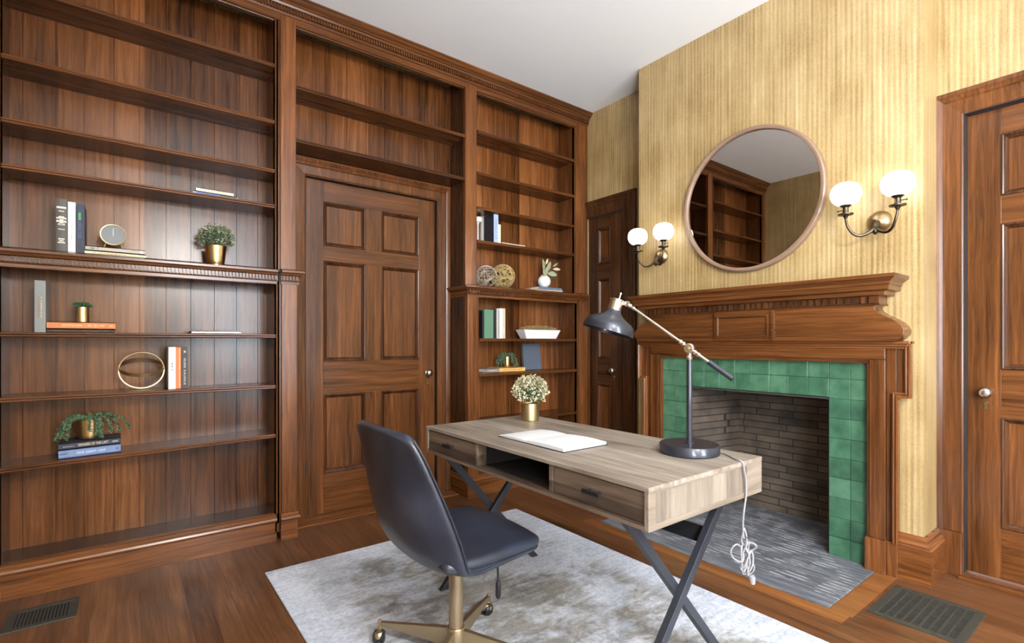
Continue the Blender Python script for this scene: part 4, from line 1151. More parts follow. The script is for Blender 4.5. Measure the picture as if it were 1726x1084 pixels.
# back pad and seat cushion
PB = [(0.664, 0.866, 0.172, 0.010, -0.012), (0.669, 0.81, 0.206, 0.032, -0.004), (0.681, 0.72, 0.216, 0.056, 0), (0.698, 0.64, 0.226, 0.072, 0), (0.722, 0.56, 0.233, 0.080, 0), (0.760, 0.495, 0.236, 0.07, 0)]
vs, fs = shell([(lx(a), b_ - .011, c, d, e_) for a, b_, c, d, e_ in PB], 12)
o = MB().add(vs, fs, True).build('back_pad', M_LEATHER, CH, subsurf=2)
md = o.modifiers.new('solidify', 'SOLIDIFY'); md.thickness = 0.024; md.offset = 0; o.modifiers.move(1, 0)
PS = [(0.765, 0.458, 0.232, 0.0, 0.002), (0.81, 0.448, 0.246, 0.0, 0.004), (0.90, 0.444, 0.249, 0, 0.004), (1.00, 0.448, 0.245, 0, 0.002), (1.09, 0.452, 0.237, 0, -0.002), (1.15, 0.452, 0.227, -0.008, -0.004), (1.178, 0.446, 0.210, -0.016, -0.004)]
vs, fs = shell([(lx(a), b_ - .011, c, d, e_) for a, b_, c, d, e_ in PS], 12)
o = MB().add(vs, fs, True).build('seat_cushion', M_LEATHER, CH, subsurf=2)
md = o.modifiers.new('solidify', 'SOLIDIFY'); md.thickness = 0.040; md.offset = 0; o.modifiers.move(1, 0)
# piping along the shell edge and round the seat
for s in (-1, 1):
    pts = [(lx(x) + wx, s * (hw + 0.004), z - 0.011 + wz) for (x, z, hw, wx, wz) in PR[1:]]
    MB().tube(smooth_pts(pts, 4), 0.003, 8).build('piping', M_LEATHER, CH)

# column, hub
zc0 = 0.055
MB().lathe([(0.0, 0.30), (0.0255, 0.30), (0.0255, 0.112), (0.0, 0.112)][::-1], seg=32).build('gas_column', M_CHB, CH)
MB().lathe([(0.0, 0.385), (0.03, 0.385), (0.03, 0.30), (0.0, 0.30)][::-1], seg=24).build('upper_column', M_CHB, CH)
MB().lathe([(0.0, 0.03), (0.031, 0.03), (0.033, 0.034), (0.033, 0.112), (0.031, 0.116), (0.026, 0.117), (0.0, 0.117)], seg=32).build('hub', M_CHB, CH)
mm = MB().box(-0.10, 0.13, -0.06, 0.06, 0.366, 0.386); mm.build('tilt_mechanism', M_BLACK, CH, bevel=.006)
# lever
lv = MB().tube(smooth_pts([(0.05, -0.05, 0.372), (0.075, -0.12, 0.370), (0.085, -0.135, 0.362), (0.087, -0.137, 0.335), (0.088, -0.138, 0.30)], 4), 0.0035, 8)
lvo = lv.build('height_lever', M_BLACK, CH)
MB().lathe([(0.0, 0.0), (0.006, 0.0), (0.009, -0.012), (0.010, -0.05), (0.006, -0.062), (0.0, -0.064)], (0.088, -0.138, 0.305), (0, 0, 1), 14).build('lever_grip', M_BLACK, lvo)
for k in range(4):
    a = R(30.6 + 90 * k + 3)
    dx, dy = math.cos(a), math.sin(a); px, py = -dy, dx
    L = 0.315; ri = 0.028
    vs = []
    for (d, zt_, zb_, hw) in ((ri, 0.108, 0.040, 0.010), (L, 0.075, 0.060, 0.0075)):
        for sgn, zz in ((-1, zb_), (1, zb_), (1, zt_), (-1, zt_)):
            vs.append((dx * d + px * hw * sgn, dy * d + py * hw * sgn, zz))
    leg = MB().add(vs, [(0, 3, 2, 1), (4, 5, 6, 7), (0, 1, 5, 4), (1, 2, 6, 5), (2, 3, 7, 6), (3, 0, 4, 7)]).build('base_leg', M_CHB, CH, bevel=0.002)
    ex, ey = dx * (L + 0.004), dy * (L + 0.004)
    ca = R(200 + 37 * k) ; ccx, ccy = ex + 0.014 * math.cos(ca), ey + 0.014 * math.sin(ca)
    st = MB().lathe([(0.0, 0.042), (0.0075, 0.042), (0.0075, 0.078), (0.005, 0.081), (0.0, 0.081)], (ex, ey, 0), (0, 0, 1), 14)
    st.lathe([(0.0, 0.050), (0.018, 0.046), (0.0235, 0.036), (0.0245, 0.026), (0.0225, 0.026), (0.020, 0.036), (0.0, 0.044)], (ccx, ccy, 0), (0, 0, 1), 20)
    sto = st.build('caster', M_CHB, CH)
    wh = MB()
    wx, wy = math.cos(ca + R(90)), math.sin(ca + R(90))
    for off in (-1, 1):
        c0 = Vector((ccx + wx * 0.011 * off, ccy + wy * 0.011 * off, 0.0243))
        wh.lathe([(0.0, -0.008), (0.021, -0.008), (0.024, -0.004), (0.024, 0.004), (0.018, 0.010), (0.0, 0.012)], c0, Vector((wx * off, wy * off, 0)), 22)
    wh.build('caster_wheel', M_BLACK, sto)

# ================================================================== BOOKS
BOOK_MATS = {}
def cloth(name, rgb, rough=0.6, noise=0.1):
    return plain('cover_' + name, srgb(*rgb), rough, noise=noise, nscale=80)
def marks(parent, pieces, mat, name='title_lettering'):
    """small unreadable title strokes: list of (x0, x1, z0, z1) in the plane y = -0.0006 of the spine"""
    m = MB()
    for x0, x1, z0, z1 in pieces: m.box(x0, x1, -0.0008, 0.0004, z0, z1)
    return m.build(name, mat, parent)
def strokes(x0, x1, z0, z1, n, vertical=False, seed=0):
    rnd = random.Random(seed); out = []
    if not vertical:
        w_ = (x1 - x0) / n
        for i in range(n):
            a = x0 + w_ * i
            if rnd.random() < 0.12: continue
            k = rnd.choice((0, 1, 2))
            st = w_ * 0.22
            out.append((a + w_ * 0.1, a + w_ * 0.1 + st, z0, z1))
            if k != 1: out.append((a + w_ * 0.6, a + w_ * 0.6 + st, z0, z1))
            if k != 0: out.append((a + w_ * 0.1, a + w_ * 0.82, z1 - (z1 - z0) * 0.22, z1))
            if k == 2: out.append((a + w_ * 0.1, a + w_ * 0.82, z0, z0 + (z1 - z0) * 0.22))
    else:
        w_ = (z1 - z0) / n
        for i in range(n):
            a = z0 + w_ * i
            if rnd.random() < 0.12: continue
            k = rnd.choice((0, 1, 2)); st = w_ * 0.22
            out.append((x0, x1, a + w_ * 0.1, a + w_ * 0.1 + st))
            if k != 1: out.append((x0, x1, a + w_ * 0.6, a + w_ * 0.6 + st))
            if k != 0: out.append((x0, x0 + (x1 - x0) * 0.22, a + w_ * 0.1, a + w_ * 0.82))
            if k == 2: out.append((x1 - (x1 - x0) * 0.22, x1, a + w_ * 0.1, a + w_ * 0.82))
    return out
def book_up(label, x0, x1, z, h, y, depth, cmat, group=None, rotz=0.0, page=True, name='book', round_spine=True, lean=0.0):
    """upright, spine towards the room; returns root whose local x runs across the spine from its centre, y into the shelf, z up"""
    t = x1 - x0
    r = thing(name, label, 'book', ((x0 + x1) / 2, y, z), rotz, group)
    if lean: r.rotation_euler = (0, lean, rotz)
    bt = min(0.003, t * 0.18)
    m = MB()
    m.box(-t / 2, -t / 2 + bt, 0.002, depth, 0.0005, h); m.box(t / 2 - bt, t / 2, 0.002, depth, 0.0005, h)
    n = 6; sp = []
    bul = min(0.004, t * 0.12) if round_spine else 0.0
    front = [(-t / 2 + t * i / n, bul * (1 - (2 * i / n - 1) ** 2) * -1 + 0.002 * 0) for i in range(n + 1)]
    poly = front + [(t / 2, 0.004), (-t / 2, 0.004)]
    m.prism(poly, 2, 0.0005, h)
    m.build('cover', cmat, r)
    if page: MB().box(-t / 2 + bt, t / 2 - bt, 0.004, depth - 0.003, 0.003, h - 0.003).build('pages', M_PAGE, r)
    r['_bul'] = bul
    return r
def book_flat(label, x0, x1, z, t, y, depth, cmat, group=None, rotz=0.0, name='book', pagecol=None, spine=True):
    wd = x1 - x0
    r = thing(name, label, 'book', ((x0 + x1) / 2, y, z), rotz, group)
    bt = min(0.003, t * 0.18)
    m = MB()
    m.box(-wd / 2, wd / 2, 0.0, depth, 0.0004, bt); m.box(-wd / 2, wd / 2, 0.0, depth, t - bt, t)
    if spine: m.box(-wd / 2, wd / 2, 0.0, 0.003, 0.0004, t)
    m.build('cover', cmat, r)
    MB().box(-wd / 2 + 0.003, wd / 2 - 0.003, 0.003 if spine else 0.0015, depth - 0.003, bt, t - bt).build('pages', pagecol or M_PAGE, r)
    return r
INKD = plain('ink_dark', srgb(60, 58, 60), 0.7); INKL = plain('ink_silver', srgb(206, 200, 190), 0.5); INKC = plain('ink_cream', srgb(238, 214, 150), 0.6)
INKB = plain('ink_paleblue', srgb(170, 190, 224), 0.6); INKG = plain('ink_green', srgb(74, 150, 96), 0.6); INKBL = plain('ink_blue', srgb(70, 92, 150), 0.6); INKR = plain('ink_red', srgb(190, 110, 84), 0.7)
ZW = 1.5755
# --- left bookcase, shelf 4 from top (two flat books)
b1 = book_flat('pale blue and grey book lying flat beneath the cream one, high left shelf', 0.287, 0.500, 1.9475, 0.018, 3.20, 0.15, cloth('paleblue', (170, 190, 216)))
marks(b1, [(-0.09, 0.02, 0.004, 0.014)], cloth('midblue', (92, 128, 190)), 'blue_band')
marks(b1, [(0.02, 0.104, 0.003, 0.015)], cloth('greygreen', (96, 98, 86)), 'grey_band')
marks(b1, [(a, b_, c, d) for a, b_, c, d in strokes(-0.06, 0.02, 0.0065, 0.0115, 9, seed=1)], INKL)
b2 = book_flat('cream book lying flat on top of the pale blue one, high left shelf', 0.301, 0.482, 1.966, 0.021, 3.203, 0.14, cloth('cream', (232, 222, 198)))
marks(b2, strokes(-0.06, 0.06, 0.008, 0.013, 14, seed=2), plain('ink_faint', srgb(196, 184, 164), .7))
# --- waist shelf left
b = book_up('thick charcoal cloth book with silver ornaments, leftmost upright on the waist shelf', -0.262, -0.221, ZW, 0.250, 3.19, 0.17, cloth('charcoal', (84, 80, 78)))
mk = [(-0.017, 0.017, 0.205, 0.214), (-0.010, 0.010, 0.190, 0.194), (-0.018, 0.018, 0.155, 0.162), (-0.010, 0.010, 0.162, 0.168), (-0.018, -0.008, 0.140, 0.148), (0.008, 0.018, 0.140, 0.148), (-0.007, 0.007, 0.130, 0.158), (-0.012, 0.012, 0.126, 0.134), (-0.012, 0.012, 0.105, 0.1085), (-0.011, 0.011, 0.058, 0.064), (-0.008, 0.008, 0.050, 0.055), (-0.013, 0.013, 0.041, 0.047)]
MBm = MB()
for x0_, x1_, z0_, z1_ in mk: MBm.box(x0_, x1_, -0.0052, 0.0002, z0_, z1_)
MBm.build('spine_ornament', INKL, b)
b = book_up('slim white book upright between the charcoal and the navy book', -0.2185, -0.191, ZW, 0.242, 3.19, 0.16, cloth('white', (236, 232, 224)), round_spine=False)
text_part('THE PROFITS OF DESIGN', 0.006, INKD, b, (0, -0.0006, 0.105), (R(90), R(90), 0), width=0.085)
b = book_up('navy book with green and blue lettering, right end of the waist shelf trio', -0.188, -0.158, ZW, 0.238, 3.19, 0.16, cloth('inknavy', (44, 50, 66)), round_spine=False)
marks(b, [(-0.008, 0.002, 0.16, 0.196)], INKG, 'green_lettering')
marks(b, strokes(-0.009, 0.003, 0.075, 0.155, 9, True, 4) + strokes(-0.008, 0.004, 0.20, 0.226, 3, True, 5), INKBL)
b = book_flat('cream book at the bottom of the stack under the round clock', -0.160, 0.084, ZW, 0.020, 3.195, 0.16, cloth('buttercream', (226, 212, 170)))
marks(b, strokes(-0.09, 0.05, 0.007, 0.012, 20, seed=6), INKR)
b = book_flat('light grey paperback directly under the round clock', -0.156, 0.078, ZW + 0.0203, 0.022, 3.195, 0.16, cloth('lightgrey', (178, 172, 162)))
marks(b, strokes(-0.098, -0.065, 0.006, 0.016, 4, seed=7), INKD)
marks(b, [(0.098, 0.108, 0.005, 0.017)], cloth('white', (236, 232, 224)), 'spine_logo')
# clock
CK = thing('table_clock', 'small round grey-faced desk clock with a thin gold rim on a stack of books', 'clock', (-0.050, 3.225, ZW + 0.0425))
rc = 0.052; cz = 0.016 + rc
MB().lathe([(rc - 0.005, -0.002), (rc - 0.004, -0.008), (rc, -0.009), (rc + 0.001, 0.0), (rc, 0.012), (rc - 0.005, 0.012)], (0, 0, cz), (0, 1, 0), 56, closed=True).build('rim', M_GOLDM, CK)
MB().lathe([(0.0, -0.003), (rc - 0.004, -0.003), (rc - 0.004, 0.010), (0.0, 0.010)], (0, 0, cz), (0, 1, 0), 48, smooth=False).build('dial', plain('dial_grey', srgb(112, 116, 120), 0.5), CK)
MB().box(-0.0012, 0.0012, -0.0045, -0.0035, cz - 0.006, cz + 0.034).build('minute_hand', M_WHITE, CK)
MB().box(-0.0016, 0.0016, -0.0048, -0.0038, cz - 0.006, cz + 0.022).build('hour_hand', M_WHITE, CK)
for s in (-1, 1):
    MB().tube([(s * 0.030, 0.002, cz - 0.043), (s * 0.036, 0.0, 0.003)], [0.003, 0.0035], 8).build('foot', M_GOLDM, CK)

# ------------------------------------------------------------------ plants
def leafm(m, p, d, n, L, w_):
    """one lozenge leaf at p pointing along d with normal n"""
    d = d.normalized(); s = d.cross(n).normalized() * w_ / 2
    q = n.normalized() * (w_ * 0.12)
    m.add([p, p + d * L * 0.5 + s + q, p + d * L, p + d * L * 0.5 - s + q], [(0, 1, 2, 3)])
def rv3(rnd):
    while True:
        v = Vector((rnd.uniform(-1, 1), rnd.uniform(-1, 1), rnd.uniform(-1, 1)))
        if 0.05 < v.length < 1: return v.normalized()
def pot(parent, r_top, r_bot, h, mat=M_GOLD, seg=40):
    t = 0.002
    prof = [(0.0, 0.0005), (r_bot - 0.002, 0.0005), (r_bot, 0.003)] + [(r_bot + (r_top - r_bot) * k / 4, h * k / 4) for k in (1, 2, 3, 4)] + [(r_top - t, h), (r_top - t - 0.001, h - 0.006), (0.0, h - 0.008)]
    MB().lathe(prof, seg=seg).build('pot', mat, parent)
    MB().lathe([(0.0, h - 0.0075), (r_top - t - 0.0015, h - 0.0075), (r_top - t - 0.0015, h - 0.010), (0, h - 0.010)], seg=24, smooth=False).build('soil', M_SOIL, parent)
def bush(parent, c, rx, rz, n, lsz, mats, seed, zmin=-0.35, names=('foliage', 'blossoms')):
    rnd = random.Random(seed); ms = [MB() for _ in mats]
    stems = MB()
    for i in range(n):
        v = rv3(rnd)
        if v.z < zmin: v.z = -v.z * 0.4
        v.normalize()
        rad = rnd.uniform(0.55, 1.0) ** 0.6 * rnd.uniform(0.93, 1.07)
        p = Vector(c) + Vector((v.x * rx, v.y * rx, v.z * rz)) * rad
        k = 0 if (rad < 0.86 or rnd.random() < 0.45 or len(mats) == 1) else 1
        for q in range(2):
            d = (v * 0.8 + rv3(rnd)).normalized()
            leafm(ms[k], p, d, rv3(rnd), lsz * rnd.uniform(0.6, 1.3), lsz * (0.55 if k == 0 else 0.75))
        if i % 9 == 0: stems.tube([Vector(c) - Vector((0, 0, rz * 0.6)), Vector(c) + (p - Vector(c)) * 0.9], 0.0007, 4)
    stems.build('stems', M_LEAF, parent)
    for m_, mt, nm in zip(ms, mats, names): 
        if m_.v: m_.build(nm, mt, parent)
P1 = thing('potted_plant', 'bushy round plant in a tapered gold pot on the waist shelf of the left bookcase', 'plant', (0.400, 3.245, ZW))
pot(P1, 0.053, 0.041, 0.108)
bush(P1, (0, 0, 0.155), 0.090, 0.072, 900, 0.011, (M_LEAF, M_LEAFP), 3, zmin=-0.55)
P2 = thing('potted_plant', 'gold pot of pale buds and sage leaves at the far end of the desk', 'plant', (1.650, 2.000, DZ))
pot(P2, 0.046, 0.046, 0.088, M_GOLDM)
bush(P2, (0.0, 0, 0.150), 0.088, 0.078, 1100, 0.012, (M_LEAFP, M_FLOWER), 5, zmin=-0.6)
bush(P2, (0, 0, 0.120), 0.072, 0.04, 320, 0.011, (M_LEAFD,), 6, zmin=-0.5, names=('inner_foliage',))
def succulents(parent, r0, z, n, mat, seed, lsz=0.016):
    rnd = random.Random(seed); m = MB()
    for i in range(n):
        a = rnd.uniform(0, 6.283); rr = r0 * math.sqrt(rnd.random())
        c = Vector((rr * math.cos(a), rr * math.sin(a), z + 0.004 + 0.5 * (r0 - rr) * 0.5))
        for k in range(10):
            t = 6.283 * k / 10 + rnd.random(); el = rnd.uniform(0.2, 1.2)
            d = Vector((math.cos(t) * math.cos(el), math.sin(t) * math.cos(el), math.sin(el)))
            m.tube([c, c + d * lsz * 0.6, c + d * lsz], [lsz * .10, lsz * .17, lsz * .03], 5)
    m.build('succulent_leaves', mat, parent)
# --- shelf 5 of left bookcase
ZS5 = 1.1945
b = book_up('thick light grey book with copper lettering standing on the first lower shelf', -0.334, -0.296, ZS5, 0.240, 3.185, 0.17, cloth('stonegrey', (128, 130, 128)), round_spine=False)
marks(b, strokes(-0.008, -0.001, 0.07, 0.165, 9, True, 11), plain('ink_copper', srgb(158, 96, 66), .5)); marks(b, strokes(0.002, 0.006, 0.068, 0.165, 12, True, 12), INKC, 'subtitle_lettering')
b = book_flat('dark book lying beneath the orange book on the first lower shelf', -0.292, -0.046, ZS5, 0.0165, 3.185, 0.16, cloth('umber', (58, 42, 34)))
marks(b, strokes(-0.10, 0.10, 0.006, 0.010, 24, seed=13), plain('ink_brown', srgb(112, 88, 74), .7))
b = book_flat('orange book lying flat under the small gold succulent pot', -0.293, -0.040, ZS5 + 0.017, 0.033, 3.185, 0.165, cloth('orange', (202, 122, 72)))
marks(b, strokes(-0.078, 0.000, 0.013, 0.021, 14, seed=14) + strokes(0.020, 0.085, 0.013, 0.0215, 12, seed=15) + strokes(0.104, 0.116, 0.012, 0.021, 2, seed=16), INKC)
P3 = thing('potted_succulent', 'tiny dark green succulent in a small gold cylinder pot on the orange book', 'plant', (-0.168, 3.245, ZS5 + 0.0503))
pot(P3, 0.0275, 0.0275, 0.075); succulents(P3, 0.026, 0.072, 12, M_LEAFD, 21, 0.024)
b = book_flat('thin white book lying alone on the first lower shelf of the left bookcase', 0.280, 0.517, ZS5, 0.014, 3.19, 0.15, cloth('white', (236, 232, 224)), pagecol=M_WHITE)
# --- shelf 6
ZS6 = 0.9025
RS = thing('ring_sculpture', 'gold sculpture of intersecting hoops forming an open globe', 'sculpture', (0.066, 3.250, ZS6))
rad = 0.098
for k, (an, dz) in enumerate(((-9, 0.0), (13, 0.0), (67, 0.014))):
    ring = MB(); n = 72; A = R(an); vsr = []
    wdt = 0.017; th = 0.004
    U = Vector((0, math.sin(A), math.cos(A))); Nn = Vector((0, math.cos(A), -math.sin(A)))
    for i in range(n):
        t = 2 * math.pi * i / n; c_, s_ = math.cos(t), math.sin(t); rk = rad - 0.0012 * k
        for (dr, dn) in ((-th, -wdt / 2), (0, -wdt / 2), (0, wdt / 2), (-th, wdt / 2)):
            vsr.append(Vector((1, 0, 0)) * c_ * (rk + dr) + U * s_ * (rk + dr) + Nn * dn + Vector((0, 0, rad + 0.002 + dz)))
    fsr = [(4 * i + q, 4 * i + (q + 1) % 4, 4 * ((i + 1) % n) + (q + 1) % 4, 4 * ((i + 1) % n) + q) for i in range(n) for q in range(4)]
    ring.add(vsr, fsr, True).build('hoop', M_GOLDM, RS, angle=30)
b = book_up('thick white book beside the gold hoop sculpture', 0.1775, 0.209, ZS6, 0.220, 3.185, 0.15, cloth('white', (236, 232, 224)), round_spine=False)
marks(b, strokes(-0.004, 0.004, 0.08, 0.155, 9, True, 31), INKD)
b = book_up('orange book between the white and the dark grey book', 0.210, 0.233, ZS6, 0.220, 3.187, 0.15, cloth('tangerine', (206, 116, 66)), round_spine=False)
marks(b, [(0.003, 0.005, 0.01, 0.21)], INKC, 'spine_line')
b = book_up('dark grey book with silver title, right end of the trio', 0.235, 0.263, ZS6, 0.219, 3.187, 0.15, cloth('slate', (66, 62, 62)), round_spine=False)
marks(b, strokes(-0.004, 0.004, 0.02, 0.18, 18, True, 33), INKL)
marks(b, [(-0.004, 0.004, 0.19, 0.20)], INKL, 'spine_logo')
# --- shelf 7
ZS7 = 0.5975
b = book_flat('blue book lettered One Giant Leap at the bottom of the pair under the trailing plant', -0.251, -0.019, ZS7 + 0.0008, 0.043, 3.180, 0.16, cloth('denim', (86, 106, 148)))
b.rotation_euler = (0, R(-1.52), 0)
marks(b, [(-0.116, 0.116, 0.008, 0.036)], cloth('softblue', (114, 134, 172)), 'spine_panel')
text_part('ONE GIANT LEAP', 0.011, plain('ink_ice', srgb(206, 220, 242), .6), b, (0.003, -0.0012, 0.0215), (R(90), 0, 0), width=0.108)
marks(b, strokes(-0.110, -0.082, 0.019, 0.026, 7, seed=41) + strokes(0.098, 0.107, 0.016, 0.027, 2, seed=42), INKB, 'small_lettering')
b = book_flat('dark navy book with tan lettering directly under the trailing plant pot', -0.252, -0.020, ZS7 + 0.0442, 0.029, 3.182, 0.16, cloth('midnight', (48, 54, 68)))
b.rotation_euler = (0, R(-1.52), 0)
text_part('DINNERS OF THE LAST', 0.012, plain('ink_tan', srgb(222, 196, 164), .6), b, (0.012, -0.0006, 0.0145), (R(90), 0, 0), width=0.112)
marks(b, strokes(-0.104, -0.058, 0.010, 0.014, 10, seed=43) + strokes(0.084, 0.106, 0.009, 0.018, 4, seed=44), INKL, 'small_lettering')
def trailing(parent, r0, h, strands, seed, mat, leaf=0.008, spread=1.0, plume=None):
    rnd = random.Random(seed); m = MB(); st = MB()
    for (ang, out, drop, rise) in strands:
        a = R(ang); dx, dy = math.cos(a), math.sin(a)
        P = [Vector((dx * r0 * 0.3, dy * r0 * 0.3, h)), Vector((dx * (r0 * 0.8), dy * (r0 * 0.8), h + rise)), Vector((dx * (r0 + out * 0.5), dy * (r0 + out * 0.5), h + rise * 0.6)),
             Vector((dx * (r0 + out * 0.9), dy * (r0 + out * 0.9), h - drop * 0.5)), Vector((dx * (r0 + out), dy * (r0 + out), h - drop))]
        sp = smooth_pts(P, 12); st.tube(sp, 0.0009, 4)
        for p in sp:
            for q in range(4):
                d = (rv3(rnd) + Vector((0, 0, -0.2))).normalized()
                leafm(m, p + rv3(rnd) * 0.002, d, rv3(rnd), leaf * rnd.uniform(0.6, 1.2), leaf * 0.62)
    for i in range(150):
        a = rnd.uniform(0, 6.283); rr = r0 * math.sqrt(rnd.random()); p = Vector((rr * math.cos(a), rr * math.sin(a), h + rnd.uniform(-0.004, 0.014)))
        leafm(m, p, (rv3(rnd) + Vector((0, 0, .7))).normalized(), rv3(rnd), leaf, leaf * 0.6)
    st.build('trailing_stems', mat, parent); m.build('leaves', mat, parent)
P4 = thing('trailing_plant', 'trailing green plant spilling from a gold pot on two blue books', 'plant', (-0.142, 3.243, ZS7 + 0.0768))
pot(P4, 0.051, 0.044, 0.094)
trailing(P4, 0.048, 0.094, [(185, 0.055, 0.075, 0.022), (195, 0.075, 0.085, 0.022), (205, 0.065, 0.07, 0.018), (170, 0.06, 0.05, 0.02), (215, 0.05, 0.08, 0.016), (200, 0.035, 0.06, 0.016), (-18, 0.075, 0.065, 0.026), (-8, 0.11, 0.055, 0.026), (-30, 0.05, 0.06, 0.02),
                            (-60, 0.012, 0.07, 0.012), (-45, 0.022, 0.085, 0.016), (-88, 0.004, 0.05, 0.008), (25, 0.06, 0.01, 0.022), (95, 0.03, 0.05, 0.02), (-52, 0.016, 0.088, 0.016)], 51, M_LEAF, 0.012)

# ================================================================== RIGHT BOOKCASE CONTENT
ZR4 = 1.9185
b = book_up('tall pale grey book standing face out behind the navy-covered one, upper right bookcase', 2.240, 2.408, ZR4, 0.236, 3.326, 0.024, cloth('palegrey', (170, 164, 152)), round_spine=False)
b = book_up('pale blue spined book with a dark navy cover, upright on the upper right bookcase', 2.264, 2.306, ZR4, 0.221, 3.185, 0.130, cloth('spineblue', (158, 176, 210)), round_spine=False)
MB().box(-0.0235, -0.0212, 0.003, 0.131, 0.0006, 0.2212).build('front_board', cloth('inkblack', (38, 40, 48)), b)
marks(b, strokes(-0.006, 0.006, 0.03, 0.19, 14, True, 61), cloth('midblue', (92, 128, 190)))
b = book_up('short cream book upright beside the navy-covered one', 2.308, 2.334, ZR4, 0.150, 3.19, 0.13, cloth('buttercream', (226, 212, 170)), round_spine=False)
b = book_flat('thin cream magazine lying flat on the upper right bookcase shelf', 2.347, 2.578, ZR4, 0.016, 3.19, 0.15, cloth('ivory', (206, 192, 164)))
marks(b, strokes(-0.10, 0.05, 0.005, 0.010, 22, seed=62), INKL)
# small pale object behind the pilaster
o = thing('small_ornament', 'small pale round ornament half hidden behind the upper pilaster', 'ornament', (2.192, 3.30, ZR4))
MB().lathe([(0.0, 0.0005), (0.022, 0.0005), (0.024, 0.004), (0.006, 0.014), (0.005, 0.150), (0.010, 0.165), (0.030, 0.172), (0.034, 0.190), (0.028, 0.208), (0.0, 0.214)], seg=28).build('body', M_STONE, o)
# waist shelf right: two open balls, vase on books
def ball(label, name, x, y, rad, mat, rings, wire, seed):
    rnd = random.Random(seed); m = MB(); c = Vector((0, 0, rad + wire))
    for i in range(rings):
        n_ = rv3(rnd); off = rnd.uniform(-0.75, 0.75) * rad if i > rings * 0.35 else 0
        rr = math.sqrt(max(rad * rad - off * off, 0)); U = n_.orthogonal().normalized(); V = n_.cross(U)
        pts = [c + n_ * off + (U * math.cos(t) + V * math.sin(t)) * rr for t in [2 * math.pi * k / 36 for k in range(36)]]
        m.tube(pts, wire, 5, closed=True)
    o = m.build(name, mat, loc=(x, y, ZW))
    tag(o, label, 'decorative ball'); return o
ball('pale open wire ball half behind the pilaster on the right bookcase waist shelf', 'wire_ball', 2.243, 3.262, 0.085, M_WIRE, 16, 0.0018, 71)
ball('woven golden vine ball beside the pale wire ball', 'woven_ball', 2.410, 3.268, 0.098, M_RATTAN, 34, 0.0020, 72)
b = book_flat('cream and tan book lying flat at the bottom under the white vase', 2.640, 3.000, ZW, 0.018, 3.195, 0.15, cloth('tan', (168, 142, 118)), rotz=R(-1))
marks(b, [(0.0, 0.178, 0.002, 0.0165)], cloth('greige', (168, 160, 146)), 'spine_panel')
b = book_flat('blue-grey book lying flat directly under the white vase', 2.735, 2.995, ZW + 0.0185, 0.019, 3.20, 0.14, cloth('steelblue', (120, 134, 158)))
marks(b, strokes(-0.12, 0.10, 0.006, 0.012, 24, seed=74), INKBL)
V = thing('round_vase', 'small white round vase of pale leaves on two flat books', 'vase', (2.850, 3.265, ZW + 0.038))
rad = 0.056
prof = [(0.0, 0.0005), (0.026, 0.0005)] + [(rad * math.sin(R(a)), 0.054 - rad * math.cos(R(a))) for a in range(28, 154, 9)] + [(0.024, 0.112), (0.020, 0.110), (0.018, 0.100), (0.0, 0.09)]
MB().lathe(prof, seg=40).build('body', M_CERAM, V)
def bigleaf(m, p0, d, L, w_, nrm, curl=0.2):
    p0 = Vector(p0); d = Vector(d).normalized(); s = d.cross(Vector(nrm)).normalized(); up = s.cross(d)
    n = 8; vs = []
    for i in range(n + 1):
        t = i / n; ww = w_ / 2 * math.sin(math.pi * min(1, t * 0.93 + 0.05)) ** 0.8
        c = p0 + d * L * t + up * (-curl * L * t * t)
        vs += [c - s * ww + up * ww * 0.25, c, c + s * ww + up * ww * 0.25]
    fs = []
    for i in range(n):
        a = 3 * i; fs += [(a, a + 1, a + 4, a + 3), (a + 1, a + 2, a + 5, a + 4)]
    m.add(vs, fs, True)
st = MB()
leaves = [((-0.012, -0.01, 0.14), (-0.10, -0.1, 1), 0.105, 0.034, M_LEAFP), ((0.006, -0.02, 0.13), (0.42, -0.2, 1), 0.105, 0.038, M_LEAFP), ((0.085, -0.02, 0.165), (1, -0.1, 0.08), 0.085, 0.026, M_FLOWER),
          ((0.10, 0.0, 0.19), (0.9, 0, 0.55), 0.075, 0.018, M_LEAFP), ((0.0, -0.045, 0.118), (0.8, -0.5, -0.1), 0.082, 0.050, M_LEAFP), ((0.055, -0.03, 0.100), (0.8, -0.2, -0.3), 0.06, 0.030, M_LEAFD),
          ((-0.02, -0.03, 0.09), (0.2, -0.2, 1), 0.085, 0.040, M_LEAFP), ((-0.03, -0.03, 0.10), (-0.2, -0.3, 0.9), 0.06, 0.030, M_LEAFP), ((0.0, -0.02, 0.20), (0.5, 0, 0.9), 0.06, 0.022, M_FLOWER)]
for p, d, L, w_, mt in leaves:
    lm = MB(); bigleaf(lm, p, d, L, w_, (0, -1, 0.3), 0.1); lm.build('leaf', mt, V, solid=0.0008)
    st.tube([Vector((0, 0, 0.10)), Vector(p) * 0.5 + Vector((0, 0, 0.06)), Vector(p)], 0.0012, 6)
st.build('stems', M_LEAF, V)
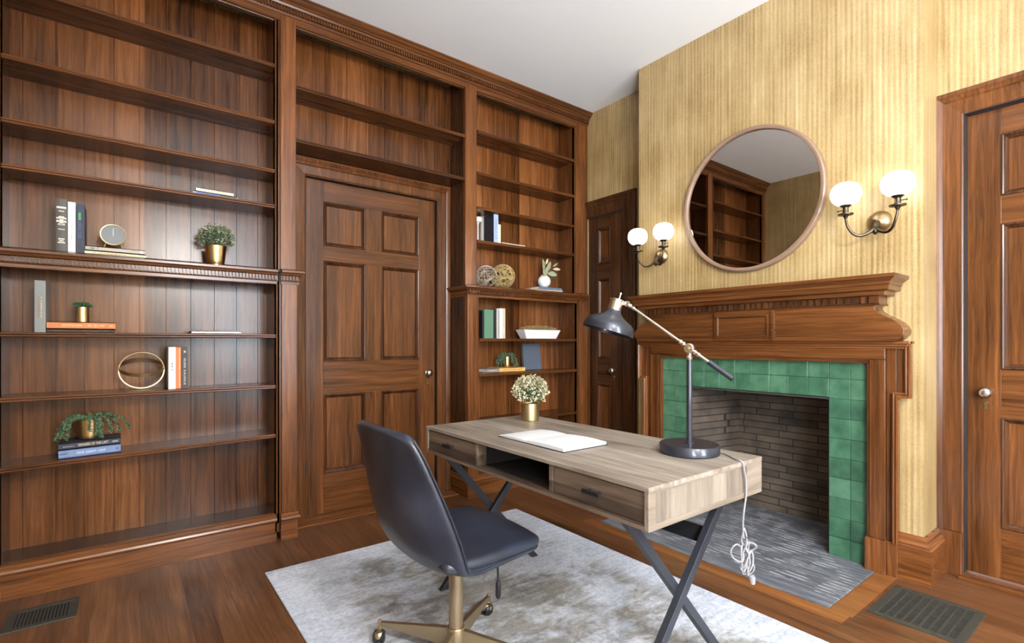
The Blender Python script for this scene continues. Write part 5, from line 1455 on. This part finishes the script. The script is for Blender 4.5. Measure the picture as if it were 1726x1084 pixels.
# shelf R6
ZR6 = 1.1765
G = []
b = book_up('thin black book at the left end of the lower right bookcase row', 2.155, 2.1715, ZR6, 0.212, 3.185, 0.16, cloth('jet', (22, 20, 22)), round_spine=False)
b = book_up('thick faded green book between two black ones', 2.173, 2.259, ZR6, 0.222, 3.185, 0.17, cloth('sagegreen', (86, 124, 98)), round_spine=False)
b = book_up('black book right of the thick green one', 2.2605, 2.288, ZR6, 0.231, 3.185, 0.16, cloth('jet', (22, 20, 22)), round_spine=False)
b = book_up('grey speckled book right of the second black book', 2.2895, 2.316, ZR6, 0.233, 3.185, 0.16, cloth('speckle', (176, 174, 170), noise=0.5), round_spine=False)
marks(b, [(0.006, 0.009, 0.01, 0.22)], INKD, 'spine_line')
b = book_up('white book second from the right of the lower right bookcase row', 2.3175, 2.345, ZR6, 0.235, 3.183, 0.16, cloth('white', (236, 232, 224)), round_spine=False)
b = book_up('beige paperback at the right end of the lower right bookcase row', 2.3465, 2.374, ZR6, 0.236, 3.185, 0.15, cloth('beige', (196, 184, 160)), round_spine=False)
marks(b, strokes(-0.004, 0.004, 0.03, 0.10, 6, True, 81), cloth('white', (236, 232, 224)))
T = thing('trough_planter', 'white tapered trough planter filled with dried sedum', 'planter', (2.769, 3.245, ZR6))
hw0, hw1, hd0, hd1, h = 0.160, 0.198, 0.038, 0.055, 0.072
m = MB().hexa([(-hw0, -hd0, 0.0005), (hw0, -hd0, 0.0005), (hw0, hd0, 0.0005), (-hw0, hd0, 0.0005), (-hw1, -hd1, h), (hw1, -hd1, h), (hw1, hd1, h), (-hw1, hd1, h)])
m.f = m.f[:1] + m.f[2:]; m.sm = m.sm[:5]
m.build('trough', M_STONE, T, solid=0.006)
MB().box(-hw1 + .006, hw1 - .006, -hd1 + .006, hd1 - .006, h - 0.012, h - 0.004).build('soil', M_SOIL, T)
rnd = random.Random(9); m = MB()
for i in range(1300):
    x = rnd.uniform(-1, 1); y = rnd.uniform(-1, 1); rr = 1 - 0.5 * abs(x) ** 4 - 0.5 * abs(y) ** 3
    p = Vector((x * (hw1 - 0.014), y * (hd1 - 0.01), h - 0.008 + 0.042 * rr * rnd.uniform(0.35, 1)))
    leafm(m, p, (rv3(rnd) + Vector((0, 0, 0.8))).normalized(), rv3(rnd), 0.011, 0.008)
m.build('sedum', M_SEDUM, T)
# shelf R7
ZR7 = 0.9125
b = book_flat('grey book lying flat left of the yellow one in the right bookcase', 2.198, 2.312, ZR7, 0.030, 3.190, 0.14, cloth('mauvegrey', (136, 124, 120)))
marks(b, strokes(-0.04, 0.04, 0.010, 0.016, 10, seed=91), INKL)
b = book_flat('yellow book lying flat under the small gold pot in the right bookcase', 2.314, 2.574, ZR7, 0.033, 3.182, 0.15, cloth('ochre', (214, 172, 98)))
marks(b, strokes(-0.09, 0.10, 0.012, 0.020, 26, seed=92), plain('ink_rust', srgb(196, 120, 70), .7))
P5 = thing('trailing_plant', 'small trailing plant in a slim gold pot on the yellow book', 'plant', (2.434, 3.245, ZR7 + 0.0332))
pot(P5, 0.030, 0.028, 0.085, M_GOLD)
trailing(P5, 0.028, 0.088, [(180, 0.055, 0.075, 0.022), (165, 0.06, 0.05, 0.02), (195, 0.045, 0.08, 0.02), (0, 0.05, 0.075, 0.02), (-15, 0.06, 0.078, 0.02), (15, 0.045, 0.05, 0.02), (-60, 0.02, 0.05, 0.014), (120, 0.03, 0.04, 0.02), (210, 0.035, 0.05, 0.02)], 95, M_LEAF, 0.012)
b = book_up('blue-grey cloth book standing face out on the lower right bookcase', 2.645, 2.838, ZR7, 0.221, 3.29, 0.024, cloth('bluegrey', (84, 92, 106)), round_spine=False)
b.rotation_euler = (R(-6), 0, 0); b.location.y = 3.285; b.location.z = ZR7 + 0.0025

# unseen pendant, added to brighten the ceiling and the room
cl = thing('pendant_lamp', 'added opal globe fill lamp, unseen behind the camera', 'pendant lamp', (0.55, -1.30, 2.25))
MB().lathe([(0.0, 0.92), (0.06, 0.92), (0.06, 0.90), (0.012, 0.88), (0.0, 0.88)], seg=32).build('ceiling_rose', M_BRASS, cl)
MB().tube([(0, 0, 0.89), (0, 0, 0.19)], 0.006, 10).build('pendant_rod', M_BRASS, cl)
MB().lathe([(0.0, 0.20), (0.05, 0.20), (0.055, 0.165), (0.0, 0.165)], seg=32).build('gallery', M_BRASS, cl)
MB().lathe([(0.19 * math.sin(R(a)), -0.19 * math.cos(R(a))) for a in range(0, 166, 8)], seg=48).build('glass_globe', plain('opal_pendant', srgb(240, 240, 238), 0.3, emit=(1, 0.98, 0.95, 1), estr=PENDANT_FILL), cl)

# ------------------------------------------------------------------ groups of look-alikes
for o in COL.objects:
    if o.parent is not None: continue
    c = o.get('category')
    if c == 'book': o['group'] = 'books in the left bookcase' if o.location.x < 1 else 'books in the right bookcase'
    elif c == 'plant': o['group'] = 'potted plants'
    elif c == 'wall lamp': o['group'] = 'wall sconces on the chimney breast'
    elif c == 'floor vent': o['group'] = 'floor registers'
    elif c == 'decorative ball': o['group'] = 'decorative balls'
    elif c == 'bookcase': o['group'] = 'built-in bookcases'
